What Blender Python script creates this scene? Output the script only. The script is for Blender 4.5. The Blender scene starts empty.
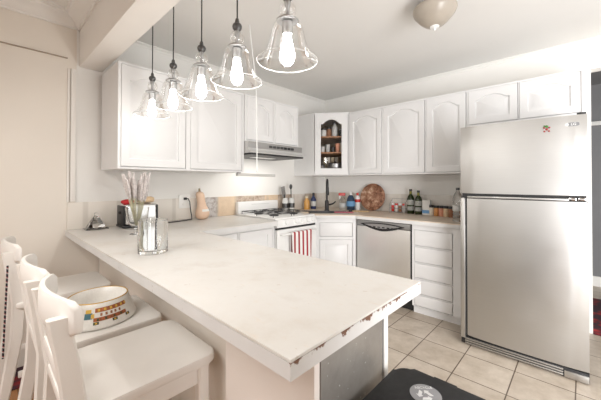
import bpy, bmesh, math, random
from mathutils import Vector, Matrix
from mathutils.geometry import tessellate_polygon
random.seed(7)
S = bpy.context.scene
COL = S.collection
PI = math.pi

# ------------------------------------------------------------------ camera
F_PX, YAW, PITCH, CY, CAM_H = 299.35, 0.7546, 0.011, 179.47, 1.2666
cd = bpy.data.cameras.new('camera')
cam = bpy.data.objects.new('camera', cd); COL.objects.link(cam)
cam.location = (0, 0, CAM_H)
cam.rotation_euler = (PI/2 + PITCH, -0.0017, YAW)
cd.sensor_fit = 'HORIZONTAL'; cd.sensor_width = 36.0
cd.lens = F_PX / 601 * 36
cd.shift_y = -(200 - CY) / 601
cd.clip_start = 0.02
S.camera = cam

# ------------------------------------------------------------------ world, exposure
w = bpy.data.worlds.new('world'); S.world = w; w.use_nodes = True
bg = w.node_tree.nodes['Background']
bg.inputs[0].default_value = (1.0, 0.985, 0.965, 1)
bg.inputs[1].default_value = 1.3
S.view_settings.view_transform = 'Standard'
S.view_settings.look = 'None'
S.view_settings.exposure = 0.14
S.view_settings.gamma = 1.0
S.view_settings.use_curve_mapping = False
BULB_STRENGTH = 33.0
# unseen area lights added as fill: one behind the camera, one at the right
def fill_light(name, loc, rot, sx, sy, power, col):
    ld = bpy.data.lights.new(name, 'AREA'); ld.shape = 'RECTANGLE'; ld.size = sx; ld.size_y = sy
    ld.energy = power; ld.color = col
    o = bpy.data.objects.new(name, ld); COL.objects.link(o); o.location = loc; o.rotation_euler = rot
    return o
fill_light('dining_fill', (-1.15, -.75, 2.05), (0, 0, 0), 1.1, 1.0, 26, (1.0, .985, .965))  # added to brighten the stool seats and counter front
fill_light('kitchen_fill', (1.35, .80, 1.00), (PI/2, 0, math.radians(11)), 1.5, 1.5, 98, (.98, .985, 1.0))  # added fill in place of daylight from the right

# ------------------------------------------------------------------ materials
def new_mat(name):
    m = bpy.data.materials.new(name); m.use_nodes = True
    nt = m.node_tree
    return m, nt, nt.nodes['Principled BSDF']

def tex_coord(nt, scale=(1, 1, 1), loc=(0, 0, 0), kind='Object'):
    tc = nt.nodes.new('ShaderNodeTexCoord'); mp = nt.nodes.new('ShaderNodeMapping')
    mp.inputs['Scale'].default_value = scale; mp.inputs['Location'].default_value = loc
    nt.links.new(tc.outputs[kind], mp.inputs['Vector'])
    return mp.outputs['Vector']

def ramp(nt, fac, stops, interp='LINEAR'):
    r = nt.nodes.new('ShaderNodeValToRGB'); r.color_ramp.interpolation = interp
    els = r.color_ramp.elements
    while len(els) < len(stops): els.new(0.5)
    for e, (p, c) in zip(els, stops):
        e.position = p; e.color = (*c, 1)
    nt.links.new(fac, r.inputs['Fac'])
    return r.outputs['Color']

def noise(nt, vec, scale, detail=4, rough=.55):
    n = nt.nodes.new('ShaderNodeTexNoise'); n.inputs['Scale'].default_value = scale
    n.inputs['Detail'].default_value = detail; n.inputs['Roughness'].default_value = rough
    nt.links.new(vec, n.inputs['Vector'])
    return n.outputs['Fac']

def mixc(nt, fac, a, b, blend='MIX'):
    m = nt.nodes.new('ShaderNodeMix'); m.data_type = 'RGBA'; m.blend_type = blend
    for sock, v in ((m.inputs[0], fac), (m.inputs[6], a), (m.inputs[7], b)):
        if isinstance(v, (int, float)): sock.default_value = v
        elif isinstance(v, tuple): sock.default_value = (*v, 1)
        else: nt.links.new(v, sock)
    return m.outputs[2]

def math_n(nt, op, a, b=0.0):
    m = nt.nodes.new('ShaderNodeMath'); m.operation = op
    for s_, v in ((m.inputs[0], a), (m.inputs[1], b)):
        if isinstance(v, (int, float)): s_.default_value = v
        else: nt.links.new(v, s_)
    return m.outputs[0]

def bump(nt, p, h, strength=.2, dist=.002):
    b = nt.nodes.new('ShaderNodeBump'); b.inputs['Strength'].default_value = strength
    b.inputs['Distance'].default_value = dist
    nt.links.new(h, b.inputs['Height']); nt.links.new(b.outputs['Normal'], p.inputs['Normal'])

def plain(name, col, rough=.5, metal=0.0, var=.04, vscale=6, spec=None):
    m, nt, p = new_mat(name)
    v = tex_coord(nt)
    f = noise(nt, v, vscale)
    a = tuple(max(0, c*(1-var)) for c in col); b = tuple(min(1, c*(1+var)) for c in col)
    nt.links.new(ramp(nt, f, [(.3, a), (.7, b)]), p.inputs['Base Color'])
    p.inputs['Roughness'].default_value = rough; p.inputs['Metallic'].default_value = metal
    if spec is not None: p.inputs['Specular IOR Level'].default_value = spec
    return m

def glass(name, tint=(1, 1, 1), refl=(.95, .95, .95), boost=.0):
    """thin clear glass: see-through with fresnel reflections"""
    m, nt, p = new_mat(name); nt.nodes.remove(p)
    out = nt.nodes['Material Output']
    tr = nt.nodes.new('ShaderNodeBsdfTransparent'); tr.inputs[0].default_value = (*tint, 1)
    gl = nt.nodes.new('ShaderNodeBsdfGlossy'); gl.inputs['Color'].default_value = (*refl, 1)
    gl.inputs['Roughness'].default_value = .03
    lw = nt.nodes.new('ShaderNodeLayerWeight'); lw.inputs['Blend'].default_value = .35
    fac = math_n(nt, 'ADD', math_n(nt, 'MULTIPLY', lw.outputs['Fresnel'], .45), boost)
    mx = nt.nodes.new('ShaderNodeMixShader')
    nt.links.new(fac, mx.inputs[0]); nt.links.new(tr.outputs[0], mx.inputs[1]); nt.links.new(gl.outputs[0], mx.inputs[2])
    nt.links.new(mx.outputs[0], out.inputs['Surface'])
    return m

def emit(name, col, strength):
    m, nt, p = new_mat(name)
    p.inputs['Base Color'].default_value = (*col, 1)
    p.inputs['Emission Color'].default_value = (*col, 1)
    p.inputs['Emission Strength'].default_value = strength
    return m

M = {}
M['wall_kitchen'] = plain('white wall paint', (.88, .865, .83), .7, var=.015, vscale=2)
M['wall_dining'] = plain('cream wall paint', (.82, .765, .69), .75, var=.02, vscale=2)
M['ceiling'] = plain('ceiling paint', (.80, .79, .765), .8, var=.015, vscale=1.5)
M['peninsula_paint'] = plain('pinkish cream paint', (.86, .79, .73), .6, var=.02, vscale=3)
M['hood_grey'] = plain('light grey enamel', (.56, .55, .535), .35)
M['rail_light'] = plain('light grey rail', (.58, .565, .54), .4)
M['seam'] = plain('shaded rail brown', (.40, .33, .26), .8)  # brown stands for the shade along the rail's edge
M['label_dim'] = plain('dull printed label', (.40, .40, .37), .7, var=.3, vscale=80)
M['beam'] = plain('beam paint', (.85, .82, .775), .7, var=.02, vscale=2)
M['trim'] = plain('trim paint', (.86, .845, .81), .5, var=.01)
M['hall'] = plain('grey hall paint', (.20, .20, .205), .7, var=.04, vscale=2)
M['cab'] = plain('white cabinet paint', (.78, .775, .77), .38, var=.015, vscale=3)
M['cab_in'] = plain('cabinet interior', (.66, .56, .42), .6, var=.1)
M['shelf_wood'] = plain('shelf wood', (.42, .20, .10), .5, var=.2, vscale=9)
M['dark_gap'] = plain('dark recess', (.03, .03, .03), .8)
M['black'] = plain('black plastic', (.018, .018, .019), .4)
M['black_metal'] = plain('black iron', (.03, .03, .032), .45, .3)
M['chrome'] = plain('chrome', (.75, .75, .75), .12, 1.0)
M['grey_metal'] = plain('grey metal', (.42, .42, .42), .35, .9)
M['dark_metal'] = plain('dark grey metal', (.12, .12, .12), .35, .9)
M['white_enamel'] = plain('white enamel', (.85, .845, .83), .22, var=.01)
M['stool'] = plain('white stool paint', (.85, .82, .775), .42, var=.02, vscale=5)
M['outlet'] = plain('outlet plastic', (.88, .87, .84), .4)
M['dark_red'] = plain('dark red enamel', (.30, .03, .03), .5)
M['red'] = plain('red cloth', (.55, .03, .035), .8, var=.15, vscale=30)
M['red_plastic'] = plain('red plastic', (.62, .04, .03), .35)
M['pink_red'] = plain('pink red plastic', (.62, .12, .17), .5)
M['white_plastic'] = plain('white plastic', (.86, .86, .85), .35)
M['blue'] = plain('blue plastic', (.03, .055, .10), .3)
M['navy'] = plain('navy plastic', (.025, .04, .12), .3)
M['label_white'] = plain('white paper label', (.8, .79, .76), .7)
M['label_grey'] = plain('pale grey label', (.62, .62, .6), .6)
M['label_blue'] = plain('blue label print', (.16, .36, .62), .6)
M['oil_glass'] = plain('dark green bottle glass', (.02, .032, .008), .08)
M['gold_cap'] = plain('olive neck foil', (.22, .2, .03), .35, .4)
M['cork'] = plain('cream lid', (.72, .62, .44), .7)
M['orange'] = plain('orange powder', (.70, .33, .12), .6, var=.15, vscale=60)
M['salmon'] = plain('salmon powder', (.68, .31, .20), .6, var=.15, vscale=60)
M['brown'] = plain('brown spice', (.32, .14, .07), .6, var=.2, vscale=60)
M['honey'] = plain('honey', (.68, .36, .10), .25, var=.1)
M['cream_powder'] = plain('cream powder', (.80, .74, .64), .7)
M['green'] = plain('green leaf', (.05, .2, .03), .6)
M['lav'] = plain('dried lavender heads', (.62, .57, .55), .9, var=.25, vscale=90)
M['stem_green'] = plain('pale dry stem', (.55, .52, .36), .8, var=.15, vscale=40)
M['rail_grey'] = plain('grey rail', (.36, .35, .34), .4, .5)
def real_glass(name, col=(1, 1, 1), ior=1.45):
    m, nt, p = new_mat(name)
    p.inputs['Base Color'].default_value = (*col, 1); p.inputs['Roughness'].default_value = .0
    p.inputs['IOR'].default_value = ior; p.inputs['Transmission Weight'].default_value = 1.0
    return m
M['glass'] = real_glass('clear glass', (.985, .99, .985))
M['shade_glass'] = glass('pendant glass', (.975, .975, .97), boost=.035)
M['pane'] = glass('cabinet pane', (.97, .97, .97), boost=.0)
M['bulb'] = emit('lit bulb', (1.0, .98, .95), BULB_STRENGTH)
M['lamp_bowl'] = plain('frosted taupe glass', (.40, .355, .30), .3, var=.08, vscale=8)
M['bread'] = plain('bread', (.72, .53, .34), .9, var=.12, vscale=40)
M['wood_handle'] = plain('handle wood', (.55, .38, .2), .6, var=.15, vscale=20)

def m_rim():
    m, nt, p = new_mat('white highlight rim')
    p.inputs['Base Color'].default_value = (.95, .95, .94, 1); p.inputs['Roughness'].default_value = .15  # white base paints in the highlight along the glass rim
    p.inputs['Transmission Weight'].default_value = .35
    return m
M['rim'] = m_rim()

def m_steel(name, base, rough, axis):
    m, nt, p = new_mat(name)
    sc = [2, 2, 2]; sc[axis] = 240
    f = noise(nt, tex_coord(nt, tuple(sc)), 3, 2)
    nt.links.new(ramp(nt, f, [(.3, tuple(c*.95 for c in base)), (.7, base)]), p.inputs['Base Color'])
    f2 = noise(nt, tex_coord(nt), 2.2, 3)
    r = nt.nodes.new('ShaderNodeMapRange'); r.inputs[1].default_value = .3; r.inputs[2].default_value = .7
    r.inputs[3].default_value = rough*.85; r.inputs[4].default_value = rough*1.15
    nt.links.new(f2, r.inputs[0]); nt.links.new(r.outputs[0], p.inputs['Roughness'])
    p.inputs['Metallic'].default_value = 1.0
    return m
M['steel'] = m_steel('brushed stainless steel', (.575, .57, .555), .36, 2)
M['steel_dw'] = m_steel('dishwasher stainless steel', (.90, .89, .87), .40, 0)
def m_panelgrey():
    m, nt, p = new_mat('worn grey metal panel')
    v = tex_coord(nt)
    f = noise(nt, v, 5, 6, .7); g = noise(nt, v, 70, 2)
    base = ramp(nt, f, [(.3, (.27, .25, .225)), (.7, (.38, .355, .325))])
    sp = ramp(nt, g, [(.70, (0, 0, 0)), (.74, (1, 1, 1))])
    nt.links.new(mixc(nt, sp, base, (.75, .74, .72)), p.inputs['Base Color'])
    p.inputs['Metallic'].default_value = .55; p.inputs['Roughness'].default_value = .4
    return m
M['panel_grey'] = m_panelgrey()

def m_counter():
    m, nt, p = new_mat('cream marbled countertop')
    v = tex_coord(nt)
    f = noise(nt, v, 3.5, 8, .65); g = noise(nt, tex_coord(nt, (1, 3, 1)), 14, 5, .6)
    a = ramp(nt, f, [(.32, (.64, .60, .545)), (.47, (.70, .675, .635)), (.6, (.72, .70, .665)), (.72, (.655, .62, .575))])
    b = ramp(nt, g, [(.60, (0, 0, 0)), (.75, (1, 1, 1))])
    c = mixc(nt, math_n(nt, 'MULTIPLY', b, .35), a, (.70, .58, .45))
    k = noise(nt, v, 30, 3, .5)
    ks = ramp(nt, k, [(.71, (0, 0, 0)), (.74, (1, 1, 1))])
    nt.links.new(mixc(nt, math_n(nt, 'MULTIPLY', ks, .4), c, (.48, .40, .32)), p.inputs['Base Color'])
    p.inputs['Roughness'].default_value = .42
    return m
M['counter'] = m_counter()
def m_beige_counter():
    m, nt, p = new_mat('beige countertop')
    v = tex_coord(nt); f = noise(nt, v, 6, 7, .65)
    nt.links.new(ramp(nt, f, [(.3, (.64, .52, .41)), (.7, (.74, .65, .54))]), p.inputs['Base Color'])
    p.inputs['Roughness'].default_value = .4
    return m
M['counter_beige'] = m_beige_counter()
def m_edge():
    m, nt, p = new_mat('worn white countertop edge')
    v = nt.nodes.new('ShaderNodeNewGeometry').outputs['Position']
    f = noise(nt, v, 17, 8, .75)
    sep = nt.nodes.new('ShaderNodeSeparateXYZ'); nt.links.new(v, sep.inputs[0])
    # chipped patches run along the upper lip of the free end
    zr = nt.nodes.new('ShaderNodeMapRange'); zr.inputs[1].default_value = .870; zr.inputs[2].default_value = .903
    zr.inputs[3].default_value = 0; zr.inputs[4].default_value = .34
    nt.links.new(sep.outputs[2], zr.inputs[0])
    xr = nt.nodes.new('ShaderNodeMapRange'); xr.inputs[1].default_value = -.452; xr.inputs[2].default_value = -.430
    xr.inputs[3].default_value = -.25; xr.inputs[4].default_value = 0
    nt.links.new(sep.outputs[0], xr.inputs[0])
    s_ = math_n(nt, 'ADD', math_n(nt, 'ADD', f, zr.outputs[0]), xr.outputs[0])
    chip = ramp(nt, s_, [(.82, (0, 0, 0)), (.845, (1, 1, 1))])
    g = noise(nt, v, 45, 3)
    sp = ramp(nt, g, [(.70, (0, 0, 0)), (.73, (1, 1, 1))])
    base = ramp(nt, noise(nt, v, 5, 5), [(.3, (.66, .655, .645)), (.7, (.74, .735, .725))])
    base = mixc(nt, math_n(nt, 'MULTIPLY', sp, .5), base, (.42, .36, .31))
    nt.links.new(mixc(nt, chip, base, (.17, .075, .042)), p.inputs['Base Color'])
    p.inputs['Roughness'].default_value = .5
    return m
M['counter_edge'] = m_edge()

def m_tile():
    m, nt, p = new_mat('beige floor tile')
    tw, th = .302, .308
    v = tex_coord(nt, (1, 1, 1), (.036, -2.158 + 8*th, 0))
    b = nt.nodes.new('ShaderNodeTexBrick'); b.offset = 0; b.squash = 1
    b.inputs['Scale'].default_value = 1; b.inputs['Brick Width'].default_value = tw; b.inputs['Row Height'].default_value = th
    b.inputs['Mortar Size'].default_value = .0035; b.inputs['Mortar Smooth'].default_value = .1; b.inputs['Bias'].default_value = 0
    b.inputs['Color1'].default_value = (.50, .425, .345, 1); b.inputs['Color2'].default_value = (.58, .505, .42, 1)
    b.inputs['Mortar'].default_value = (.10, .065, .04, 1)
    nt.links.new(v, b.inputs['Vector'])
    f = noise(nt, tex_coord(nt), 7, 8, .7)
    mot = ramp(nt, f, [(.3, (.66, .62, .57)), (.62, (1, 1, 1))])
    nt.links.new(mixc(nt, .8, b.outputs['Color'], mot, 'MULTIPLY'), p.inputs['Base Color'])
    p.inputs['Roughness'].default_value = .35
    inv = math_n(nt, 'SUBTRACT', 1.0, b.outputs['Fac'])
    bump(nt, p, inv, .6, .003)
    return m
M['tile'] = m_tile()
def m_planks():
    m, nt, p = new_mat('orange brown floorboards')
    v = tex_coord(nt)
    b = nt.nodes.new('ShaderNodeTexBrick'); b.offset = .4
    b.inputs['Brick Width'].default_value = 1.1; b.inputs['Row Height'].default_value = .08; b.inputs['Scale'].default_value = 1
    b.inputs['Mortar Size'].default_value = .0015
    b.inputs['Color1'].default_value = (.34, .15, .055, 1); b.inputs['Color2'].default_value = (.42, .20, .08, 1); b.inputs['Mortar'].default_value = (.06, .03, .015, 1)
    nt.links.new(v, b.inputs['Vector'])
    f = noise(nt, tex_coord(nt, (2, 30, 1)), 3, 5)
    nt.links.new(mixc(nt, .5, b.outputs['Color'], ramp(nt, f, [(.3, (.6, .55, .5)), (.7, (1, 1, 1))]), 'MULTIPLY'), p.inputs['Base Color'])
    p.inputs['Roughness'].default_value = .4
    return m
M['planks'] = m_planks()
def m_rug():
    m, nt, p = new_mat('dark red patterned rug')
    v = tex_coord(nt)
    vo = nt.nodes.new('ShaderNodeTexVoronoi'); vo.inputs['Scale'].default_value = 14; nt.links.new(v, vo.inputs['Vector'])
    nt.links.new(ramp(nt, vo.outputs['Distance'], [(.15, (.33, .03, .03)), (.4, (.20, .015, .02)), (.6, (.05, .02, .03))]), p.inputs['Base Color'])
    p.inputs['Roughness'].default_value = .95
    return m
M['rug'] = m_rug()
def m_backsplash_left():
    m, nt, p = new_mat('backsplash tiles')
    v = tex_coord(nt)
    sep = nt.nodes.new('ShaderNodeSeparateXYZ'); nt.links.new(v, sep.inputs[0])
    mr = nt.nodes.new('ShaderNodeMapRange'); mr.inputs[1].default_value = 0; mr.inputs[2].default_value = 4
    nt.links.new(sep.outputs[1], mr.inputs[0])
    cream, peach, mar, gry = (.80, .75, .68), (.74, .58, .42), (.60, .50, .41), (.60, .57, .55)
    st = [(0, cream), (1.46, gry), (1.70, peach), (1.93, mar), (2.22, mar), (2.33, peach), (2.56, mar), (2.80, cream), (3.05, mar), (3.3, cream)]
    base = ramp(nt, mr.outputs[0], [(a/4, c) for a, c in st], 'CONSTANT')
    msk = ramp(nt, mr.outputs[0], [(0, (0, 0, 0)), (1.46/4, (1, 1, 1)), (1.70/4, (.15,)*3), (1.93/4, (1,)*3), (2.33/4, (.2,)*3), (2.56/4, (1,)*3), (2.8/4, (.2,)*3)], 'CONSTANT')
    f = noise(nt, v, 22, 8, .75)
    veins = ramp(nt, f, [(.38, (.55, .48, .44)), (.55, (1, 1, 1))])
    c = mixc(nt, msk, base, mixc(nt, 1.0, base, veins, 'MULTIPLY'))
    # joints every 0.115 m
    jt = math_n(nt, 'PINGPONG', math_n(nt, 'ADD', sep.outputs[1], -1.70), .115)
    jm = ramp(nt, jt, [(0, (1, 1, 1)), (.012, (1, 1, 1)), (.022, (0, 0, 0))])
    nt.links.new(mixc(nt, math_n(nt, 'MULTIPLY', jm, .35), c, (.45, .40, .34)), p.inputs['Base Color'])
    p.inputs['Roughness'].default_value = .4
    return m
M['backsplash'] = m_backsplash_left()
def m_backsplash_back():
    m, nt, p = new_mat('cream backsplash tiles')
    v = tex_coord(nt)
    sep = nt.nodes.new('ShaderNodeSeparateXYZ'); nt.links.new(v, sep.inputs[0])
    jt = math_n(nt, 'PINGPONG', math_n(nt, 'ADD', sep.outputs[0], 3.0), .14)
    jm = ramp(nt, jt, [(0, (1, 1, 1)), (.012, (1, 1, 1)), (.02, (0, 0, 0))])
    f = noise(nt, v, 9, 6)
    base = ramp(nt, f, [(.3, (.70, .655, .585)), (.7, (.80, .765, .71))])
    nt.links.new(mixc(nt, math_n(nt, 'MULTIPLY', jm, .3), base, (.5, .45, .4)), p.inputs['Base Color'])
    p.inputs['Roughness'].default_value = .4
    return m
M['backsplash_back'] = m_backsplash_back()
def m_board():
    m, nt, p = new_mat('mottled brown burl')
    v = tex_coord(nt)
    f = noise(nt, v, 12, 8, .75)
    nt.links.new(ramp(nt, f, [(.34, (.06, .022, .012)), (.45, (.26, .11, .06)), (.55, (.46, .25, .15)), (.64, (.78, .60, .46))]), p.inputs['Base Color'])
    p.inputs['Roughness'].default_value = .45
    return m
M['board'] = m_board()
def m_stripe(name, axis, period, duty, ca, cb, off=0.0):
    m, nt, p = new_mat(name)
    v = tex_coord(nt); sep = nt.nodes.new('ShaderNodeSeparateXYZ'); nt.links.new(v, sep.inputs[0])
    t = math_n(nt, 'FRACT', math_n(nt, 'ADD', math_n(nt, 'DIVIDE', sep.outputs[axis], period), off))
    nt.links.new(ramp(nt, t, [(0, ca), (duty, cb)], 'CONSTANT'), p.inputs['Base Color'])
    p.inputs['Roughness'].default_value = .85
    return m
M['towel'] = m_stripe('red striped towel', 1, .06, .42, (.36, .025, .035), (.83, .81, .79), .15)
def m_rope():
    m, nt, p = new_mat('twisted black red and white cord')
    v = tex_coord(nt); sep = nt.nodes.new('ShaderNodeSeparateXYZ'); nt.links.new(v, sep.inputs[0])
    t = math_n(nt, 'FRACT', math_n(nt, 'ADD', math_n(nt, 'MULTIPLY', sep.outputs[2], 42), math_n(nt, 'MULTIPLY', sep.outputs[1], 30)))
    nt.links.new(ramp(nt, t, [(0, (.015, .015, .02)), (.38, (.75, .7, .66)), (.55, (.35, .05, .05)), (.72, (.02, .02, .03))], 'CONSTANT'), p.inputs['Base Color'])
    p.inputs['Roughness'].default_value = .9
    return m
M['rope'] = m_rope()
M['squash'] = plain('butternut skin', (.78, .56, .41), .5, var=.07, vscale=12)
M['squash_stem'] = plain('dry stem', (.36, .29, .19), .9)
M['ceramic'] = plain('speckled white ceramic', (.83, .80, .75), .3, var=.05, vscale=120)
M['gold'] = plain('gold rim', (.62, .38, .10), .35, .4)
M['tan'] = plain('tan glaze', (.34, .10, .035), .4, var=.4, vscale=90)
M['mustard'] = plain('mustard glaze', (.72, .45, .08), .4)
M['teal'] = plain('teal glaze', (.07, .18, .22), .4)
M['dark_green'] = plain('dark green glaze', (.05, .07, .03), .4)
M['bin'] = plain('black bin plastic', (.012, .012, .013), .6, var=.35, vscale=50)
M['bin_grey'] = plain('grey sticker', (.32, .32, .33), .6)
M['bin_white'] = plain('white sticker print', (.78, .78, .78), .6)
M['water'] = real_glass('clear bottle plastic', (.95, .96, .97), 1.33)

# ------------------------------------------------------------------ mesh helpers
def BM(): return bmesh.new()

def box(bm, x0, x1, y0, y1, z0, z1, bev=0.0, seg=2):
    vs = [bm.verts.new((x, y, z)) for z in (z0, z1) for y in (y0, y1) for x in (x0, x1)]
    idx = [(0, 2, 3, 1), (4, 5, 7, 6), (0, 1, 5, 4), (2, 6, 7, 3), (0, 4, 6, 2), (1, 3, 7, 5)]
    fs = [bm.faces.new([vs[i] for i in f]) for f in idx]
    if bev > 0:
        es = list({e for f in fs for e in f.edges})
        bmesh.ops.bevel(bm, geom=es, offset=bev, segments=seg, profile=.6, affect='EDGES')
    return bm

def prism(bm, poly, z0, z1, bev=0.0, M4=None, seg=2):
    """poly (x,y) counter-clockwise, extruded in z"""
    lo = [bm.verts.new((x, y, z0)) for x, y in poly]; hi = [bm.verts.new((x, y, z1)) for x, y in poly]
    n = len(poly)
    fs = [bm.faces.new(lo[::-1]), bm.faces.new(hi)]
    for i in range(n): fs.append(bm.faces.new((lo[i], lo[(i+1) % n], hi[(i+1) % n], hi[i])))
    vs = set(lo + hi)
    if bev > 0:
        es = list(set(fs[1].edges) | set(fs[0].edges))
        r = bmesh.ops.bevel(bm, geom=es, offset=bev, segments=seg, profile=.6, affect='EDGES')
        vs = {v for v in vs if v.is_valid} | set(r['verts'])
    if M4 is not None: bmesh.ops.transform(bm, matrix=M4, verts=list(vs))
    return bm

def lathe(bm, prof, c=(0, 0, 0), seg=32, M4=None, close=True):
    rings = []; allv = []
    for r, z in prof:
        if r < 1e-5:
            v = bm.verts.new((c[0], c[1], c[2]+z)); rings.append([v]); allv.append(v)
        else:
            rg = [bm.verts.new((c[0]+r*math.cos(2*PI*i/seg), c[1]+r*math.sin(2*PI*i/seg), c[2]+z)) for i in range(seg)]
            rings.append(rg); allv += rg
    for a, b in zip(rings, rings[1:]):
        for i in range(seg):
            j = (i+1) % seg
            if len(a) == 1 and len(b) == 1: continue
            if len(a) == 1: bm.faces.new((a[0], b[j], b[i]))
            elif len(b) == 1: bm.faces.new((a[i], a[j], b[0]))
            else: bm.faces.new((a[i], a[j], b[j], b[i]))
    if close:
        if len(rings[0]) > 1: bm.faces.new(rings[0][::-1])
        if len(rings[-1]) > 1: bm.faces.new(rings[-1])
    if M4 is not None: bmesh.ops.transform(bm, matrix=M4, verts=allv)
    return bm

def tube(bm, pts, r, seg=10, caps=True):
    pts = [Vector(p) for p in pts]; rs = r if isinstance(r, (list, tuple)) else [r]*len(pts)
    rings = []; up = None
    for i, p in enumerate(pts):
        t = (pts[min(i+1, len(pts)-1)] - pts[max(i-1, 0)]).normalized()
        if up is None:
            up = Vector((0, 0, 1)) if abs(t.z) < .9 else Vector((1, 0, 0))
        a = t.cross(up)
        if a.length < 1e-4: a = t.cross(Vector((0, 1, 0)))
        a.normalize(); b = a.cross(t).normalized(); up = b
        rings.append([bm.verts.new(p + (a*math.cos(2*PI*k/seg) + b*math.sin(2*PI*k/seg))*rs[i]) for k in range(seg)])
    for A, B in zip(rings, rings[1:]):
        for k in range(seg):
            j = (k+1) % seg; bm.faces.new((A[k], B[k], B[j], A[j]))
    if caps:
        bm.faces.new(rings[0]); bm.faces.new(rings[-1][::-1])
    return bm

def ball(bm, c, r, seg=16, squash=1.0):
    n = 10
    prof = [(r*math.sin(PI*i/n), -r*squash*math.cos(PI*i/n)) for i in range(n+1)]
    prof[0] = (0, prof[0][1]); prof[-1] = (0, prof[-1][1])
    return lathe(bm, prof, c, seg, close=False)

def torus(bm, c, R, r, seg=40, s2=8):
    rings = []
    for i in range(seg):
        a = 2*PI*i/seg
        rings.append([bm.verts.new((c[0]+(R+r*math.cos(2*PI*k/s2))*math.cos(a), c[1]+(R+r*math.cos(2*PI*k/s2))*math.sin(a), c[2]+r*math.sin(2*PI*k/s2))) for k in range(s2)])
    for i in range(seg):
        A, B = rings[i], rings[(i+1) % seg]
        for k in range(s2):
            j = (k+1) % s2; bm.faces.new((A[k], B[k], B[j], A[j]))
    return bm

def frame(o, u, wdir):
    """local x -> u, local y -> up, local z -> outward"""
    u = Vector(u).normalized(); n = Vector(wdir).normalized(); v = n.cross(u)
    m = Matrix(((u.x, v.x, n.x, o[0]), (u.y, v.y, n.y, o[1]), (u.z, v.z, n.z, o[2]), (0, 0, 0, 1)))
    return m

def obj(name, bm, m, parent=None, smooth=40, M4=None):
    if M4 is not None: bmesh.ops.transform(bm, matrix=M4, verts=bm.verts)
    bmesh.ops.recalc_face_normals(bm, faces=bm.faces)
    if parent is not None:
        o_, p_ = Vector((0, 0, 0)), parent
        while p_ is not None: o_ += p_.location; p_ = p_.parent
        bmesh.ops.translate(bm, verts=bm.verts, vec=-o_)
    me = bpy.data.meshes.new(name); bm.to_mesh(me); bm.free()
    if smooth:
        for f in me.polygons: f.use_smooth = True
        me.set_sharp_from_angle(angle=math.radians(smooth))
    me.materials.append(M[m] if isinstance(m, str) else m)
    o = bpy.data.objects.new(name, me); COL.objects.link(o)
    if parent is not None: o.parent = parent
    return o

def tag(o, label, cat, group=None):
    o['label'] = label; o['category'] = cat
    if group: o['group'] = group
    return o
def thing(name, label, cat, loc=(0, 0, 0), group=None):
    o = bpy.data.objects.new(name, None); COL.objects.link(o); o.location = loc
    o.empty_display_size = .05
    return tag(o, label, cat, group)
def struct(name, bm, m, parent=None, smooth=30):
    o = obj(name, bm, m, parent, smooth)
    if parent is None: o['kind'] = 'structure'
    return o
def dup(root, loc, label, group=None):
    r = root.copy(); COL.objects.link(r); r.location = loc; r['label'] = label
    if group: r['group'] = group
    for ch in list(root.children):
        c = ch.copy(); COL.objects.link(c); c.parent = r
        for g in list(ch.children):
            d = g.copy(); COL.objects.link(d); d.parent = c
    return r

def door_bm(wd, h, t=.02, rise=0.0, stile=.058, opening=False, rail=None):
    """panelled cabinet door in local (x width, y height, z out); arched when rise > 0"""
    bm = BM(); rail = rail or stile
    x0, x1, y0 = stile, wd-stile, rail
    ys = h-rail-rise
    top = []
    N = 16 if rise > 0 else 1
    if rise > 0:
        xm, hw = (x0+x1)/2, (x1-x0)/2
        for i in range(N+1):
            tt = 1-2*i/N
            q = max(0.0, 1-(abs(tt)/.80)**2)
            top.append((xm+tt*hw, ys+rise*q**.85))
    else:
        top = [(x1, ys), (x0, ys)]
    P = [(x0, y0), (x1, y0)] + top
    cx, cy = (x0+x1)/2, (y0+ys)/2
    outer = [(0, 0), (wd, 0)]
    for i, (x, y) in enumerate(top):
        ox = wd if i == 0 else (0 if i == len(top)-1 else x)
        outer.append((ox, h))
    def inset(d):
        sx = (x1-x0-2*d)/(x1-x0); sy = (h-2*rail-2*d)/(h-2*rail)
        return [(cx+(x-cx)*sx, (y-y0)*sy+y0+d) for x, y in P]
    def ring(pts, z): return [bm.verts.new((x, y, z)) for x, y in pts]
    def bridge(A, B):
        n = len(A)
        for i in range(n):
            j = (i+1) % n; bm.faces.new((A[i], A[j], B[j], B[i]))
    ob = ring(outer, 0); of = ring(outer, t-.003)
    e = .003
    of2 = ring([(min(max(x, e), wd-e), min(max(y, e), h-e)) for x, y in outer], t)
    r0 = ring(P, t)
    bridge(ob, of); bridge(of, of2); bridge(of2, r0)
    if opening:
        r1 = ring(inset(.008), t-.006); r2 = ring(inset(.008), 0)
        bridge(r0, r1); bridge(r1, r2); bridge(r2, ob)
    else:
        r1 = ring(inset(.003), t-.014); r2 = ring(inset(.009), t-.014); r3 = ring(inset(.032), t-.002)
        bridge(r0, r1); bridge(r1, r2); bridge(r2, r3); bm.faces.new(r3)
        bm.faces.new(ob[::-1])
    return bm

def face_frame_bm(X0, X1, Y0, Y1, rects, t=.016, gl=.002, gr=.006, gb=.005, gt=.002):
    """flush frame around doors (x0, x1, y0, y1), leaving an open slot around each"""
    ex = [(a-gl, b+gr, c-gb, d+gt) for a, b, c, d in rects]
    xs = sorted({X0, X1} | {min(max(v, X0), X1) for e in ex for v in e[:2]}); ys = sorted({Y0, Y1} | {min(max(v, Y0), Y1) for e in ex for v in e[2:]})
    bm = BM()
    for xa, xb in zip(xs, xs[1:]):
        for ya, yb_ in zip(ys, ys[1:]):
            mx, my = (xa+xb)/2, (ya+yb_)/2
            if not any(a < mx < b and c < my < d for a, b, c, d in ex): box(bm, xa, xb, ya, yb_, 0, t)
    return bm

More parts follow.
